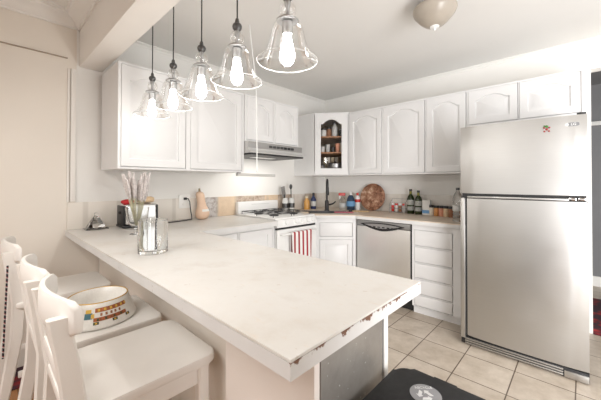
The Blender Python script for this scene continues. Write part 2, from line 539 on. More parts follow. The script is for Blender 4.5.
def slab_bm(wd, h, t=.02, bev=.006):
    return box(BM(), 0, wd, 0, h, 0, t, bev)

# ------------------------------------------------------------------ the room
XW, YB, ZC, ZT = -2.814, 3.526, 2.491, 0.91
struct('floor', box(BM(), XW, 2.6, .52, 5.2, -.05, 0), 'tile', smooth=0)
struct('floor.001', box(BM(), XW, 2.6, -3.0, .52, -.05, -.001), 'planks', smooth=0)
bm = box(BM(), -2.95, XW, .645, YB+.12, 0, 2.56); box(bm, -2.95, XW, .487, .645, .866, 2.56)
struct('wall_left', bm, 'wall_kitchen', smooth=0)
struct('wall_left.001', box(box(BM(), -2.95, XW, -3.0, .487, 0, 2.60), -2.95, XW, .487, .645, 0, .866), 'wall_dining', smooth=0)
struct('wall_right_blocker', box(BM(), 2.6, 2.7, -3.0, .655, 0, 2.60), 'wall_dining', smooth=0)  # unseen wall added to cut side light on the dining wall
bm = box(BM(), -2.95, 2.7, -3.1, -3.0, 1.65, 2.60); box(bm, -2.95, 2.7, -3.1, -3.0, 0, .3)
struct('wall_front_blocker', bm, 'wall_dining', smooth=0)          # unseen wall added to keep light off the beam; opening passes low light
struct('wall_back', box(BM(), XW, .06, YB, YB+.12, 0, 2.56), 'wall_kitchen', smooth=0)
struct('wall_back.001', box(BM(), .06, 2.6, YB, YB+.12, 2.235, 2.56), 'wall_kitchen', smooth=0)
struct('ceiling', box(BM(), XW, 2.6, .64, YB+.12, ZC, 2.56), 'ceiling', smooth=0)
struct('ceiling.001', box(BM(), XW, 2.6, -3.0, .52, 2.53, 2.60), 'wall_kitchen', smooth=0)
struct('trim_1', box(BM(), XW, 2.6, .505, .655, 2.154, 2.58, .003), 'beam')          # header beam
struct('wall_hall', box(BM(), -.6, 2.6, 5.2, 5.3, 0, 2.56), 'hall', smooth=0)
struct('wall_hall.001', box(BM(), .0, .06, YB+.12, 5.2, 0, 2.56), 'hall', smooth=0)
struct('ceiling.002', box(BM(), -.6, 2.6, YB+.12, 5.3, 2.491, 2.56), 'hall', smooth=0)

# crown of the dining side: along the left wall and along the beam
def crown(prof, a, b, inward):
    """prof: (out, z) pairs swept from a to b"""
    bm = BM(); A = Vector(a); B = Vector(b); n = Vector(inward)
    ra = [bm.verts.new(A + n*o + Vector((0, 0, z))) for o, z in prof]
    rb = [bm.verts.new(B + n*o + Vector((0, 0, z))) for o, z in prof]
    k = len(prof)
    for i in range(k):
        j = (i+1) % k; bm.faces.new((ra[i], ra[j], rb[j], rb[i]))
    bm.faces.new(ra[::-1]); bm.faces.new(rb)
    return bm
CP = [(0, 2.432), (.012, 2.432), (.014, 2.445), (.03, 2.452), (.045, 2.47), (.07, 2.492), (.085, 2.50), (.09, 2.515), (.105, 2.518), (.105, 2.535), (0, 2.535)]
struct('trim_2', crown(CP, (XW, -3.0, 0), (XW, .505, 0), (1, 0, 0)), 'trim')
struct('trim_3', crown(CP, (XW, .505, 0), (2.6, .505, 0), (0, -1, 0)), 'trim')
CK = [(0, 2.455), (.006, 2.455), (.012, 2.47), (.026, 2.48), (.026, 2.4925), (0, 2.4925)]
struct('trim_4', crown(CK, (XW, .655, 0), (XW, YB, 0), (1, 0, 0)), 'trim')
struct('trim_5', crown(CK, (XW, YB, 0), (2.6, YB, 0), (0, -1, 0)), 'trim')
# ceiling panel mouldings in the dining room
bm = BM()
def panel_ring(bm, x0, x1, y0, y1, wd, z0, z1):
    box(bm, x0, x1, y0, y0+wd, z0, z1, .004); box(bm, x0, x1, y1-wd, y1, z0, z1, .004)
    box(bm, x0, x0+wd, y0+wd, y1-wd, z0, z1, .004); box(bm, x1-wd, x1, y0+wd, y1-wd, z0, z1, .004)
panel_ring(bm, -2.62, -1.2, -1.6, .33, .045, 2.505, 2.531)
panel_ring(bm, -2.52, -1.3, -1.5, .23, .025, 2.517, 2.531)
struct('trim_6', bm, 'trim')
# picture rail line, its shade painted brown, and door casing on the left wall
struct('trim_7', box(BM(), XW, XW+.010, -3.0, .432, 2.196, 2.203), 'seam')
bm = BM(); box(bm, XW, XW+.012, .432, .447, 1.12, 2.125, .003); box(bm, XW, XW+.02, .452, .484, 1.12, 2.125, .004)
struct('trim_8', bm, 'beam')
# backsplashes
struct('trim_9', box(BM(), XW, XW+.014, .437, YB, ZT+.0005, 1.115, .002), 'backsplash')
struct('trim_10', box(BM(), XW+.014, -.72, YB-.014, YB, ZT+.0005, 1.13, .002), 'backsplash_back')
# hall rail and baseboard
struct('trim_11', box(BM(), .06, 2.6, 5.165, 5.2, 1.98, 2.03, .004), 'trim')
struct('baseboard_hall', box(BM(), .06, 2.6, 5.18, 5.2, 0, .12), 'trim')

# ------------------------------------------------------------------ countertops
t = thing('peninsula_countertop', 'cream marbled L-shaped countertop with worn white edge, running along peninsula to the stove', 'countertop', (-1.6, .76, .86))
polyL = [(XW+.001, .428), (-.429, .428), (-.429, 1.093), (-2.069, 1.093), (-2.069, 1.895), (XW+.001, 1.895)]
bm = prism(BM(), polyL, .866, .902)
obj('edge_band', bm, 'counter_edge', t, 30)['label'] = 'worn white edge with brown chips'
# top sheet with a small rounded lip
bm = prism(BM(), polyL, .902, .910, .003)
obj('top_sheet', bm, 'counter', t, 30)

def prism_hole(poly, hole, z0, z1):
    bm = BM()
    def loop(pts): 
        vs = [bm.verts.new((x, y, z0)) for x, y in pts]
        return [bm.edges.new((vs[i], vs[(i+1) % len(vs)])) for i in range(len(vs))]
    es = loop(poly) + loop(hole)
    r = bmesh.ops.triangle_fill(bm, use_beauty=True, edges=es)
    fs = [g for g in r['geom'] if isinstance(g, bmesh.types.BMFace)]
    ex = bmesh.ops.extrude_face_region(bm, geom=fs)
    bmesh.ops.translate(bm, vec=(0, 0, z1-z0), verts=[g for g in ex['geom'] if isinstance(g, bmesh.types.BMVert)])
    return bm
DU = Vector((.728, .685, 0)); DN = Vector((.685, -.728, 0))      # along / out of the diagonal
def dg(c, u, n): return (c[0]+DU.x*u+DN.x*n, c[1]+DU.y*u+DN.y*n)
SC = (-2.25, 2.875)
polyB = [(XW+.001, 2.51), (-2.235, 2.51), (-2.19, 2.545), (-1.83, 2.8375), (-.722, 2.8375), (-.722, YB-.001), (XW+.001, YB-.001)]
holeB = [dg(SC, -.22, -.14), dg(SC, .22, -.14), dg(SC, .22, .13), dg(SC, -.22, .13)]
t = thing('sink_countertop', 'beige countertop with white front edge along the back wall, with the sink in its corner', 'countertop', (-1.6, 3.2, .86))
obj('edge_band', prism_hole(polyB, holeB, .868, .900), 'counter_edge', t, 30)
obj('top_sheet', prism_hole(polyB, holeB, .900, .910), 'counter_beige', t, 30)

# sink
t = thing('corner_sink', 'dark sink set diagonally into the corner countertop below the black faucet', 'sink', (SC[0], SC[1], .91))
bm = BM()
def dbox(bm, c, u0, u1, n0, n1, z0, z1, bev=0.0):
    P = [dg(c, u0, n1), dg(c, u1, n1), dg(c, u1, n0), dg(c, u0, n0)]
    return prism(bm, P[::1], z0, z1, bev)
for a in ((-.235, .235, -.155, -.14), (-.235, .235, .13, .145), (-.235, -.22, -.14, .13), (.22, .235, -.14, .13)):
    dbox(bm, SC, *a, .9105, .9135)
obj('rim', bm, 'dark_metal', t, 0)
bm = BM()
for a, z0, z1 in (((-.22, .22, -.14, -.136), .75, .9105), ((-.22, .22, .126, .13), .75, .9105), ((-.22, -.216, -.136, .126), .75, .9105), ((.216, .22, -.136, .126), .75, .9105), ((-.216, .216, -.136, .126), .75, .754)):
    dbox(bm, SC, *a, z0, z1)
obj('basin', bm, 'dark_metal', t, 0)

# ------------------------------------------------------------------ base cabinets
# peninsula base
t = thing('peninsula_cabinet', 'cream panelled base under the breakfast bar, grey metal panel on its free end', 'cabinet', (-1.6, .83, 0))
obj('body', box(BM(), -2.80, -.545, .645, 1.03, .0, .865), 'wall_dining', t, 0)
obj('stool_side_panel', box(BM(), -.963, -.532, .622, .645, .0, .865, .002), 'peninsula_paint', t)
obj('end_panel', box(BM(), -.545, -.530, .648, .998, .03, .862, .002), 'panel_grey', t)['label'] = 'speckled grey metal end panel'
obj('corner_post', box(BM(), -.545, -.526, 1.006, 1.034, .0, .865, .002), 'trim', t)
obj('gap_strip', box(BM(), -.545, -.534, .998, 1.006, .0, .865), 'dark_gap', t)

def base_front(t, o, u, n, wd, rows):
    """rows of (name, x0, x1, z0, z1, kind)"""
    obj('face_frame', face_frame_bm(0, wd, .0, .862, [r[1:5] for r in rows]), 'cab', t, 0, frame((o[0], o[1], 0), u, n))
    for nm, x0, x1, z0, z1, kind in rows:
        Fm = frame((o[0]+u[0]*x0, o[1]+u[1]*x0, z0), u, n)
        if kind == 'slab': obj(nm, slab_bm(x1-x0, z1-z0, .019, .009), 'cab', t, 40, Fm)
        else: obj(nm, door_bm(x1-x0, z1-z0, .02, 0, .05), 'cab', t, 30, Fm)

t = thing('base_cabinet', 'white base cabinet under the countertop left of the stove', 'cabinet', (-2.45, 1.47, 0))
obj('body', box(BM(), -2.80, -2.135, 1.05, 1.888, .0, .862), 'cab', t, 0)
base_front(t, (-2.135, 1.10), (0, 1, 0), (1, 0, 0), .788, [('door', .01, .38, .12, .84, 'd'), ('door', .40, .765, .12, .84, 'd')])

t = thing('corner_sink_cabinet', 'white diagonal corner cabinet under the sink, between stove and dishwasher', 'cabinet', (-2.3, 3.0, 0))
P1, P2 = (-2.216, 2.595), (-1.875, 2.916)
bm = prism(BM(), [(-2.80, 2.525), (-2.262, 2.525), P1, P2, (-1.862, 2.93), (-1.862, 3.5), (-2.80, 3.5)], 0, .74)
prism(bm, [(-2.80, 2.525), (-2.262, 2.525), P1, P2, (-1.862, 2.93), (-1.862, 2.95), (-1.885, 2.935), (-2.235, 2.605), (-2.27, 2.545), (-2.80, 2.545)], .74, .866)
obj('body', bm, 'cab', t, 0)
du = (Vector((P2[0], P2[1], 0)) - Vector((P1[0], P1[1], 0))); L = du.length; du.normalize(); dn = Vector((du.y, -du.x, 0))
base_front(t, P1, du, dn, L, [('drawer_front', .055, L-.045, .66, .815, 'slab'), ('door', .055, L-.045, .08, .625, 'd')])

# dishwasher
t = thing('dishwasher', 'stainless dishwasher with black lens-shaped control bezel, left of the white drawers', 'dishwasher', (-1.53, 3.2, 0))
DX0, DX1, DY = -1.848, -1.222, 2.900
obj('body', box(BM(), DX0+.004, DX1-.004, DY, 3.48, .1, .864), 'dark_gap', t, 0)
obj('door', box(BM(), DX0+.012, DX1-.008, DY-.022, DY, .115, .795, .008), 'steel_dw', t)
obj('control_panel', box(BM(), DX0+.012, DX1-.008, DY-.020, DY, .800, .856, .003), 'grey_metal', t)
cxw = (DX0+DX1)/2
lens = []
for i in range(25): 
    a = -1+2*i/24; lens.append((cxw+a*.255, .822-.062*(1-abs(a)**1.6)))
for i in range(1, 24):
    a = 1-2*i/24; lens.append((cxw+a*.255, .822+.022*(1-abs(a)**2)))
Fm = Matrix(((1, 0, 0, 0), (0, 0, -1, DY-.020), (0, 1, 0, 0), (0, 0, 0, 1)))
bz = obj('bezel', prism(BM(), lens, 0, .012, .003, Fm), 'black', t)
lens2 = [(cxw+(x-cxw)*.80, .812+(y-.812)*.55+.004) for x, y in lens]
obj('handle_insert', prism(BM(), lens2, .012, .016, .001, Fm), 'grey_metal', bz)
for i in range(6):
    x = cxw-.13+.052*i
    obj('button', prism(BM(), [(x-.014, .795), (x+.014, .795), (x+.014, .806), (x-.014, .806)], .016, .019, .001, Fm), 'black', bz)
obj('toe_grille', box(BM(), DX0+.01, DX1-.006, DY+.03, DY+.05, .005, .10), 'black', t)

# drawer unit
t = thing('drawer_unit', 'white five-drawer base cabinet between dishwasher and refrigerator', 'drawers', (-1.0, 3.2, 0))
obj('body', box(BM(), -1.214, -.742, 2.90, 3.48, .075, .866), 'cab', t, 0)
DR = ((.665, .812), (.508, .648), (.355, .492), (.203, .338), (.085, .188))
obj('face_frame', face_frame_bm(0, .472, 0, .79, [(.021, .366, a-.076, b-.076) for a, b in DR], .014), 'cab', t, 0, frame((-1.214, 2.90, .076), (1, 0, 0), (0, -1, 0)))
for z0, z1 in ((.665, .812), (.508, .648), (.355, .492), (.203, .338), (.055+.03, .188)):
    obj('drawer', slab_bm(.345, z1-z0, .019, .009), 'cab', t, 40, frame((-1.193, 2.90, z0), (1, 0, 0), (0, -1, 0)))
obj('toe_kick', box(BM(), -1.214, -.742, 2.925, 2.945, .0, .072), 'cab', t, 0)

# ------------------------------------------------------------------ wall cabinets
def upper(name, label, o, u, n, wd, z0, z1, depth, doors, rise, gap_back=0.0):
    o3 = Vector((o[0], o[1], 0)); u = Vector(u); n = Vector(n)
    base = o3 + u*(wd/2) - n*(depth/2)
    t = thing(name, label, 'cabinet', (base.x, base.y, z0))
    Fm = frame((o3.x, o3.y, z0), u, n)
    bm = box(BM(), 0, wd, 0, z1-z0, -depth, 0)
    obj('body', bm, 'cab', t, 0, Fm)
    obj('face_frame', face_frame_bm(0, wd, 0, z1-z0, [(a, b, .018, z1-z0-.018) for a, b in doors]), 'cab', t, 0, Fm)
    for x0, x1 in doors:
        obj('door', door_bm(x1-x0, z1-z0-.036, .021, rise, .055), 'cab', t, 30, frame(tuple(o3+u*x0+Vector((0, 0, z0+.018))), u, n))
    return t
upper('wall_cabinet', 'white two-door wall cabinet on the left wall behind the pendant lights', (-2.38, .647), (0, 1, 0), (1, 0, 0), 1.072, 1.364, 2.124, .405, [(.02, .49), (.535, 1.045)], .05)
upper('wall_cabinet', 'short white two-door wall cabinet above the range hood', (-2.366, 1.722), (0, 1, 0), (1, 0, 0), .735, 1.668, 2.124, .44, [(.022, .355), (.385, .715)], .05)
upper('wall_cabinet', 'white two-door wall cabinet right of the glass-fronted corner cabinet', (-2.117, 3.145), (1, 0, 0), (0, -1, 0), .943, 1.3594, 2.142, .37, [(.012, .446), (.472, .932)], .05)
upper('wall_cabinet', 'narrow white single-door wall cabinet just left of the refrigerator top', (-1.172, 3.145), (1, 0, 0), (0, -1, 0), .384, 1.3594, 2.142, .37, [(.012, .374)], .05)
upper('wall_cabinet', 'short white two-door wall cabinet directly over the refrigerator', (-.786, 3.145), (1, 0, 0), (0, -1, 0), .812, 1.795, 2.142, .37, [(.012, .388), (.402, .782)], .04)

# corner cabinet with glass door
A1, A2 = Vector((-2.462, 2.87, 0)), Vector((-2.121, 3.126, 0))
Z0, Z1 = 1.3594, 2.150
t = thing('corner_cabinet', 'white diagonal corner wall cabinet with an arched glass door and brown shelves', 'cabinet', (-2.5, 3.2, Z0))
au = (A2-A1); AL = au.length; au.normalize(); an = Vector((au.y, -au.x, 0))
wallL, wallB = XW+.003, YB-.003
pent = [(wallL, A1.y), (A1.x, A1.y), (A2.x, A2.y), (A2.x, wallB), (wallL, wallB)]
bm = BM(); prism(bm, pent, Z0, Z0+.05); prism(bm, pent, Z1-.03, Z1)
box(bm, wallL, A1.x, A1.y, A1.y+.016, Z0+.05, Z1-.03); box(bm, A2.x-.016, A2.x, A2.y, wallB, Z0+.05, Z1-.03)
obj('body', bm, 'cab', t, 0)
bm = BM(); box(bm, wallL, wallL+.008, A1.y+.016, wallB, Z0+.05, Z1-.03); box(bm, wallL+.008, A2.x-.016, wallB-.008, wallB, Z0+.05, Z1-.03)
obj('back_panel', bm, 'cab_in', t, 0)
sh = [(wallL+.01, A1.y+.02), (A1.x-.012, A1.y+.02), (A2.x-.02, A2.y+.006), (A2.x-.02, wallB-.01), (wallL+.01, wallB-.01)]
for z in (1.655, 1.855):
    obj('shelf', prism(BM(), sh, z-.016, z), 'shelf_wood', t, 0)
fd = obj('door', door_bm(AL-.02, Z1-Z0-.025, .021, .06, .066, True, .07), 'cab', t, 30, frame(tuple(A1+au*.01+Vector((0, 0, Z0+.012))), au, an))
obj('glass_pane', box(BM(), .05, AL-.07, .06, Z1-Z0-.085, .004, .007), 'pane', fd, 0, frame(tuple(A1+au*.01+Vector((0, 0, Z0+.012))), au, an))

def cab_at(frac, back, z):     # a spot inside the corner cabinet
    p = A1 + au*(AL*frac) - an*back
    return (p.x, p.y, z)

# generic small vessels
def vessel(name, label, cat, loc, prof, m, group=None, cap=None, capm='black', extra=None, seg=20, neckm=None):
    """body lathe; cap/extra are (part name, profile, material) children"""
    t = thing(name, label, cat, loc, group)
    obj('body', lathe(BM(), prof, loc, seg), m, t, 50)
    for nm, pr, mm in ([('cap', cap, capm)] if cap else []) + (extra or []):
        obj(nm, lathe(BM(), pr, loc, seg), mm, t, 50)
    return t
def cyl(r, h, b=.003): return [(0, 0), (r-b, 0), (r, b), (r, h-b), (r-b, h), (0, h)]

g = 'crockery and bottles in the corner cabinet'
vessel('bottle', 'pale bottle with dark cap on the top shelf inside the glass cabinet', 'bottle', cab_at(.60, .09, 1.855), [(0, 0), (.034, 0), (.036, .01), (.036, .12), (.015, .15), (.013, .17), (0, .17)], 'label_grey', g, [(0, .17), (.016, .17), (.016, .195), (0, .195)], 'black')
vessel('jar', 'white lidded jar at the left of the top cabinet shelf', 'jar', cab_at(.27, .09, 1.855), cyl(.036, .09), 'label_white', g, [(0, .09), (.036, .09), (.036, .11), (0, .11)], 'black')
vessel('jar', 'dark brown jar beside the pale bottle on the top cabinet shelf', 'jar', cab_at(.43, .11, 1.855), cyl(.033, .10), 'brown', g, [(0, .10), (.033, .10), (.033, .12), (0, .12)], 'dark_metal')
vessel('jar', 'black jar at the right end of the top cabinet shelf', 'jar', cab_at(.80, .10, 1.855), cyl(.032, .085), 'black', g, [(0, .085), (.03, .085), (.03, .10), (0, .10)], 'grey_metal')
for fr, h, mm, lab in ((.24, .075, 'label_white', 'white cup at the left end of the middle cabinet shelf'), (.40, .10, 'label_grey', 'tall grey cup second from left on the middle cabinet shelf'), (.55, .07, 'black', 'black cup in the centre of the middle cabinet shelf'), (.69, .115, 'salmon', 'salmon-coloured tumbler right of centre on the middle cabinet shelf'), (.83, .12, 'cream_powder', 'cream tumbler at the right end of the middle cabinet shelf')):
    l = cab_at(fr, .09, 1.655); r = .029
    t = thing('cup', lab, 'cup', l, g)
    obj('body', lathe(BM(), [(0, 0), (r*.8, 0), (r, h), (r-.004, h), (r*.75, .006), (0, .006)], l, 20), mm, t, 50)
t = thing('cooking_pot', 'small steel pot with lid on the lowest shelf of the glass cabinet', 'pot', cab_at(.62, .13, 1.411), g)
l = cab_at(.62, .13, 1.4095)
obj('body', lathe(BM(), [(0, 0), (.085, 0), (.09, .006), (.09, .10), (.095, .104), (0, .104)], l, 28), 'grey_metal', t, 50)
obj('lid', lathe(BM(), [(0, .104), (.092, .104), (.08, .116), (.012, .122), (.012, .135), (0, .135)], l, 28), 'dark_metal', t, 50)
vessel('jar', 'small grey jar left of the pot on the lowest cabinet shelf', 'jar', cab_at(.23, .10, 1.4095), cyl(.032, .08), 'grey_metal', g, [(0, .08), (.033, .08), (.033, .095), (0, .095)], 'black')
for i in range(4):
    l = cab_at(.30+.12*i, .31, 1.4095)
    tag(obj('book', box(BM(), -.018, .018, 0, .2, -.06, .06, .002), 'cream_powder' if i % 2 else 'cork', None, 30, frame(l, au, an)), ['tan booklet at the left behind the jar in the glass cabinet', 'cream booklet behind the left of the pot in the glass cabinet', 'tan booklet right behind the pot in the glass cabinet', 'cream booklet behind the right side of the pot in the glass cabinet'][i], 'book', 'booklets on the lowest cabinet shelf')

# ------------------------------------------------------------------ range hood
t = thing('range_hood', 'white and grey range hood under the short cabinet above the stove', 'range hood', (-2.55, 2.09, 1.5))
H0, H1 = 1.728, 2.478
def side_prism(prof, y0, y1):
    bm = BM(); a = [bm.verts.new((x, y0, z)) for x, z in prof]; b = [bm.verts.new((x, y1, z)) for x, z in prof]
    n = len(prof); bm.faces.new(a); bm.faces.new(b[::-1])
    for i in range(n): bm.faces.new((a[i], b[i], b[(i+1) % n], a[(i+1) % n]))
    return bm
obj('shell', side_prism([(XW+.004, 1.667), (-2.318, 1.667), (-2.312, 1.66), (-2.308, 1.602), (-2.31, 1.595), (-2.318, 1.582), (-2.288, 1.568), (-2.268, 1.562), (-2.268, 1.553), (-2.30, 1.553), (-2.75, 1.553), (XW+.004, 1.553)], H0, H1), 'hood_grey', t, 25)
obj('control_strip', box(BM(), -2.311, -2.303, H0+.004, H1-.004, 1.603, 1.662, .003), 'rail_grey', t)
obj('filter', box(BM(), -2.77, -2.275, H0+.012, H1-.012, 1.536, 1.5525, .003), 'black', t)
obj('fill_lens', box(BM(), -2.58, -2.50, 1.95, 2.25, 1.532, 1.5365, .002), 'white_plastic', t)  # lens added to go with the fill light under the hood
hl = bpy.data.lights.new('hood_fill', 'AREA'); hl.shape = 'RECTANGLE'; hl.size = .25; hl.size_y = .50; hl.energy = 2.2; hl.color = (1, .97, .92)  # area light added to brighten the wall around the stove
ho = bpy.data.objects.new('hood_fill', hl); COL.objects.link(ho); ho.location = (-2.50, 2.10, 1.528)
for i in range(7):
    y = 1.985+.052*i
    obj('button', box(BM(), -2.303, -2.297, y, y+.04, 1.618, 1.642, .002), 'dark_metal' if i < 4 else 'black', t)
t = thing('metal_rail', 'thin grey metal rail sticking out below the left wall cabinet under the hood', 'rail', (-2.39, 1.88, 1.35))
obj('bar', box(BM(), -2.412, -2.372, 1.66, 2.135, 1.330, 1.357, .005), 'rail_light', t)
obj('bracket', box(BM(), -2.405, -2.385, 1.665, 1.70, 1.356, 1.364), 'black', t)

# ------------------------------------------------------------------ stove
t = thing('gas_stove', 'white gas stove with black grates set into the counter on the left wall', 'stove', (-2.45, 2.21, 0))
G0, G1, GX = 1.918, 2.505, -2.14
obj('body', box(BM(), -2.79, GX, G0, G1, .03, .905, .004), 'white_enamel', t)
obj('cooktop', box(BM(), -2.79, GX+.005, G0, G1, .905, .925, .008), 'white_enamel', t)
bgd = obj('backguard', box(BM(), -2.795, -2.735, G0, G1, .925, 1.055, .012), 'white_enamel', t)
obj('vent_slot', box(BM(), -2.736, -2.732, 2.10, 2.36, 1.018, 1.024), 'label_grey', bgd)
pan = obj('control_panel', side_prism([(GX, .905), (GX+.006, .905), (GX+.035, .835), (GX, .83)], G0, G1), 'white_enamel', t, 20)
for y in (2.04, 2.175, 2.265, 2.345, 2.425):
    kb = lathe(BM(), [(0, 0), (.031, 0), (.030, .007), (.022, .012), (.019, .034), (0, .036)], (0, 0, 0), 20, frame((GX+.018, y, .871), (0, 1, 0), (1, 0, .4)))
    k = obj('knob', kb, 'white_plastic', pan)
od = obj('oven_door', box(BM(), GX, GX+.03, G0+.006, G1-.006, .20, .812, .008), 'white_enamel', t)
obj('window', box(BM(), GX+.028, GX+.032, G0+.11, G1-.11, .28, .50, .002), 'black', od)
hb = BM(); tube(hb, [(GX+.03, G0+.05, .765), (GX+.062, G0+.05, .768), (GX+.07, G0+.06, .768), (GX+.07, G1-.06, .768), (GX+.062, G1-.05, .768), (GX+.03, G1-.05, .765)], .010, 10)
obj('handle', hb, 'white_enamel', od)
obj('seam', box(BM(), GX+.0, GX+.012, G0+.004, G1-.004, .813, .829), 'dark_gap', t)
obj('drawer', box(BM(), GX, GX+.022, G0+.006, G1-.006, .04, .19, .006), 'white_enamel', t)
for yc in (G0+.15, G1-.15):
    gb = BM(); r = .0038; zt = .955
    x0, x1, y0, y1 = -2.70, -2.19, yc-.125, yc+.125
    for y in (y0, yc, y1): tube(gb, [(x0, y, zt), (x1, y, zt)], r, 8)
    for x in (x0, x0+.13, (x0+x1)/2, x1-.13, x1): tube(gb, [(x, y0, zt), (x, y1, zt)], r, 8)
    for x in (x0, (x0+x1)/2, x1):
        for y in (y0, y1): tube(gb, [(x, y, .925), (x, y, zt)], r, 8)
    obj('grate', gb, 'black_metal', t)
    for xc in (x0+.13, x1-.13):
        obj('burner', lathe(BM(), [(0, 0), (.045, 0), (.05, .006), (.04, .012), (.03, .018), (0, .02)], (xc, yc, .925), 24), 'black_metal', t)
# towel over the oven handle
bm = BM(); NY = 24
prof = [(-.016, -.22), (-.016, -.1), (-.015, 0), (-.008, .011), (0, .0135), (.009, .011), (.0145, 0), (.015, -.08), (.016, -.18), (.017, -.28), (.017, -.34)]
for s_ in (0.0, .003):
    grid = []
    for i in range(NY+1):
        y = 2.065+.29*i/NY; rip = .0035*math.sin(i*1.1)+.002*math.sin(i*2.3)
        row = []
        for (px, pz) in prof:
            k = min(1, max(0, -pz/.3))
            sx = 1 if px > 0 else -1
            row.append(bm.verts.new((GX+.07+px+sx*s_+sx*max(0, rip*k+.002*k), y+(.5-i/NY)*.03*k, .768+pz+(s_ if abs(pz) < .012 else 0))))
        grid.append(row)
    for i in range(NY):
        for j in range(len(prof)-1):
            bm.faces.new((grid[i][j], grid[i+1][j], grid[i+1][j+1], grid[i][j+1]))
tag(obj('dish_towel', bm, 'towel', None, 60), 'red and white striped towel hanging on the oven door handle', 'towel')

# ------------------------------------------------------------------ refrigerator
t = thing('refrigerator', 'tall stainless top-freezer refrigerator at the right end of the kitchen', 'refrigerator', (-.34, 2.97, 0))
RX0, RX1, RY = -.706, .028, 2.605
obj('body', box(BM(), RX0+.008, RX1-.008, RY+.065, 3.36, .03, 1.70, .006), 'dark_metal', t)
def fridge_door(x0, x1, z0, z1):
    n = 14; out = []
    for i in range(n+1):
        a = -1+2*i/n; out.append((x0+(x1-x0)*(a+1)/2, RY+.014*abs(a)**2.5))
    poly = out + [(x1, RY+.06), (x0, RY+.06)]
    return prism(BM(), poly, z0, z1, .004)
obj('freezer_door', fridge_door(RX0, RX1, 1.186, 1.708), 'steel', t)
ld = obj('lower_door', fridge_door(RX0+.045, RX1, .075, 1.146), 'steel', t)
obj('side_handle', box(BM(), RX0, RX0+.034, RY-.004, RY+.05, .055, 1.150, .007), 'steel', ld)
obj('handle_recess', box(BM(), RX0+.030, RX0+.050, RY+.022, RY+.055, .075, 1.146), 'black', ld)
obj('top_handle', box(BM(), RX0+.05, RX1-.09, RY-.006, RY+.03, 1.152, 1.166, .005), 'steel', ld)
obj('door_gap', box(BM(), RX0+.01, RX1-.01, RY+.02, RY+.06, 1.146, 1.186), 'black', t)
for x in (RX1-.075, RX1-.03):
    obj('hinge', box(BM(), x-.018, x+.022, RY-.004, RY+.03, 1.154, 1.174, .006), 'chrome', t)
gr = obj('kick_grille', box(BM(), RX0+.0, RX1, RY+.012, RY+.06, .008, .066, .004), 'black', t)
for z in (.014, .031, .048):
    obj('slat', box(BM(), RX0+.03, RX1-.125, RY+.002, RY+.013, z, z+.010, .002), 'steel', gr)
obj('grille_end', box(BM(), RX1-.12, RX1-.002, RY+.0, RY+.02, .008, .052, .004), 'steel', gr)
obj('foot', lathe(BM(), cyl(.02, .03), (RX0+.06, RY+.12, 0), 12), 'black', t); obj('foot', lathe(BM(), cyl(.02, .03), (RX1-.06, RY+.12, 0), 12), 'black', t)
obj('foot', lathe(BM(), cyl(.02, .03), (RX0+.06, 3.3, 0), 12), 'black', t); obj('foot', lathe(BM(), cyl(.02, .03), (RX1-.06, 3.3, 0), 12), 'black', t)
obj('top_hinge', box(BM(), RX1-.05, RX1-.005, RY+.02, RY+.10, 1.709, 1.722, .003), 'black', t)
# maker's badge
def text_mesh(s, size, ext):
    cu = bpy.data.curves.new('t', 'FONT'); cu.body = s; cu.size = size; cu.extrude = ext; cu.align_x = 'CENTER'; cu.align_y = 'CENTER'
    o = bpy.data.objects.new('t', cu); COL.objects.link(o)
    bpy.context.view_layer.update()
    me = bpy.data.meshes.new_from_object(o.evaluated_get(bpy.context.evaluated_depsgraph_get()))
    bpy.data.objects.remove(o); bm = BM(); bm.from_mesh(me); return bm
BF = frame((-.047, RY+.009, 1.648), (1, 0, 0), (0, -1, 0))
hw_, hh_ = .038, .0125
pl = [(hw_*math.copysign(1, math.cos(a))*abs(math.cos(a))**.5, hh_*math.copysign(1, math.sin(a))*abs(math.sin(a))**.5) for a in [2*PI*(i+.5)/28 for i in range(28)]]
badge = obj('badge', prism(BM(), pl, -.006, .002, .0), 'hall', t, 30, BF)
bm = BM(); lathe(bm, [(.0062, 0), (.0085, 0), (.0085, .0012), (.0062, .0012), (.0062, 0)], (-.022, 0, .002), 24, None, False)
box(bm, -.0235, -.0218, -.0045, .0045, .002, .0032); box(bm, -.0218, -.0172, -.0045, -.003, .002, .0032)
obj('emblem', bm, 'white_plastic', badge, 30, BF)
tm = text_mesh('LG', .022, .0006); bmesh.ops.translate(tm, verts=tm.verts, vec=(.010, 0, .0028))
obj('lettering', tm, 'white_plastic', badge, 0, BF)
# magnet on the freezer door
t = thing('fridge_magnet', 'small red and green magnet on the freezer door, left of the badge', 'magnet', (-.171, RY, 1.632))
bm = BM()
for a, r in ((0, .012),): ball(bm, (-.171, RY-.001, 1.630), .008, 12)
for dx, dz in ((-.012, -.014), (.012, -.014), (-.014, .010), (.014, .010)):
    ball(bm, (-.171+dx, RY-.003, 1.630+dz), .0058, 10)
obj('figure', bm, 'dark_red', t)
bm = BM(); ball(bm, (-.171, RY-.004, 1.648), .008, 10); ball(bm, (-.183, RY-.003, 1.652), .005, 8)
obj('leaf', bm, 'green', t)

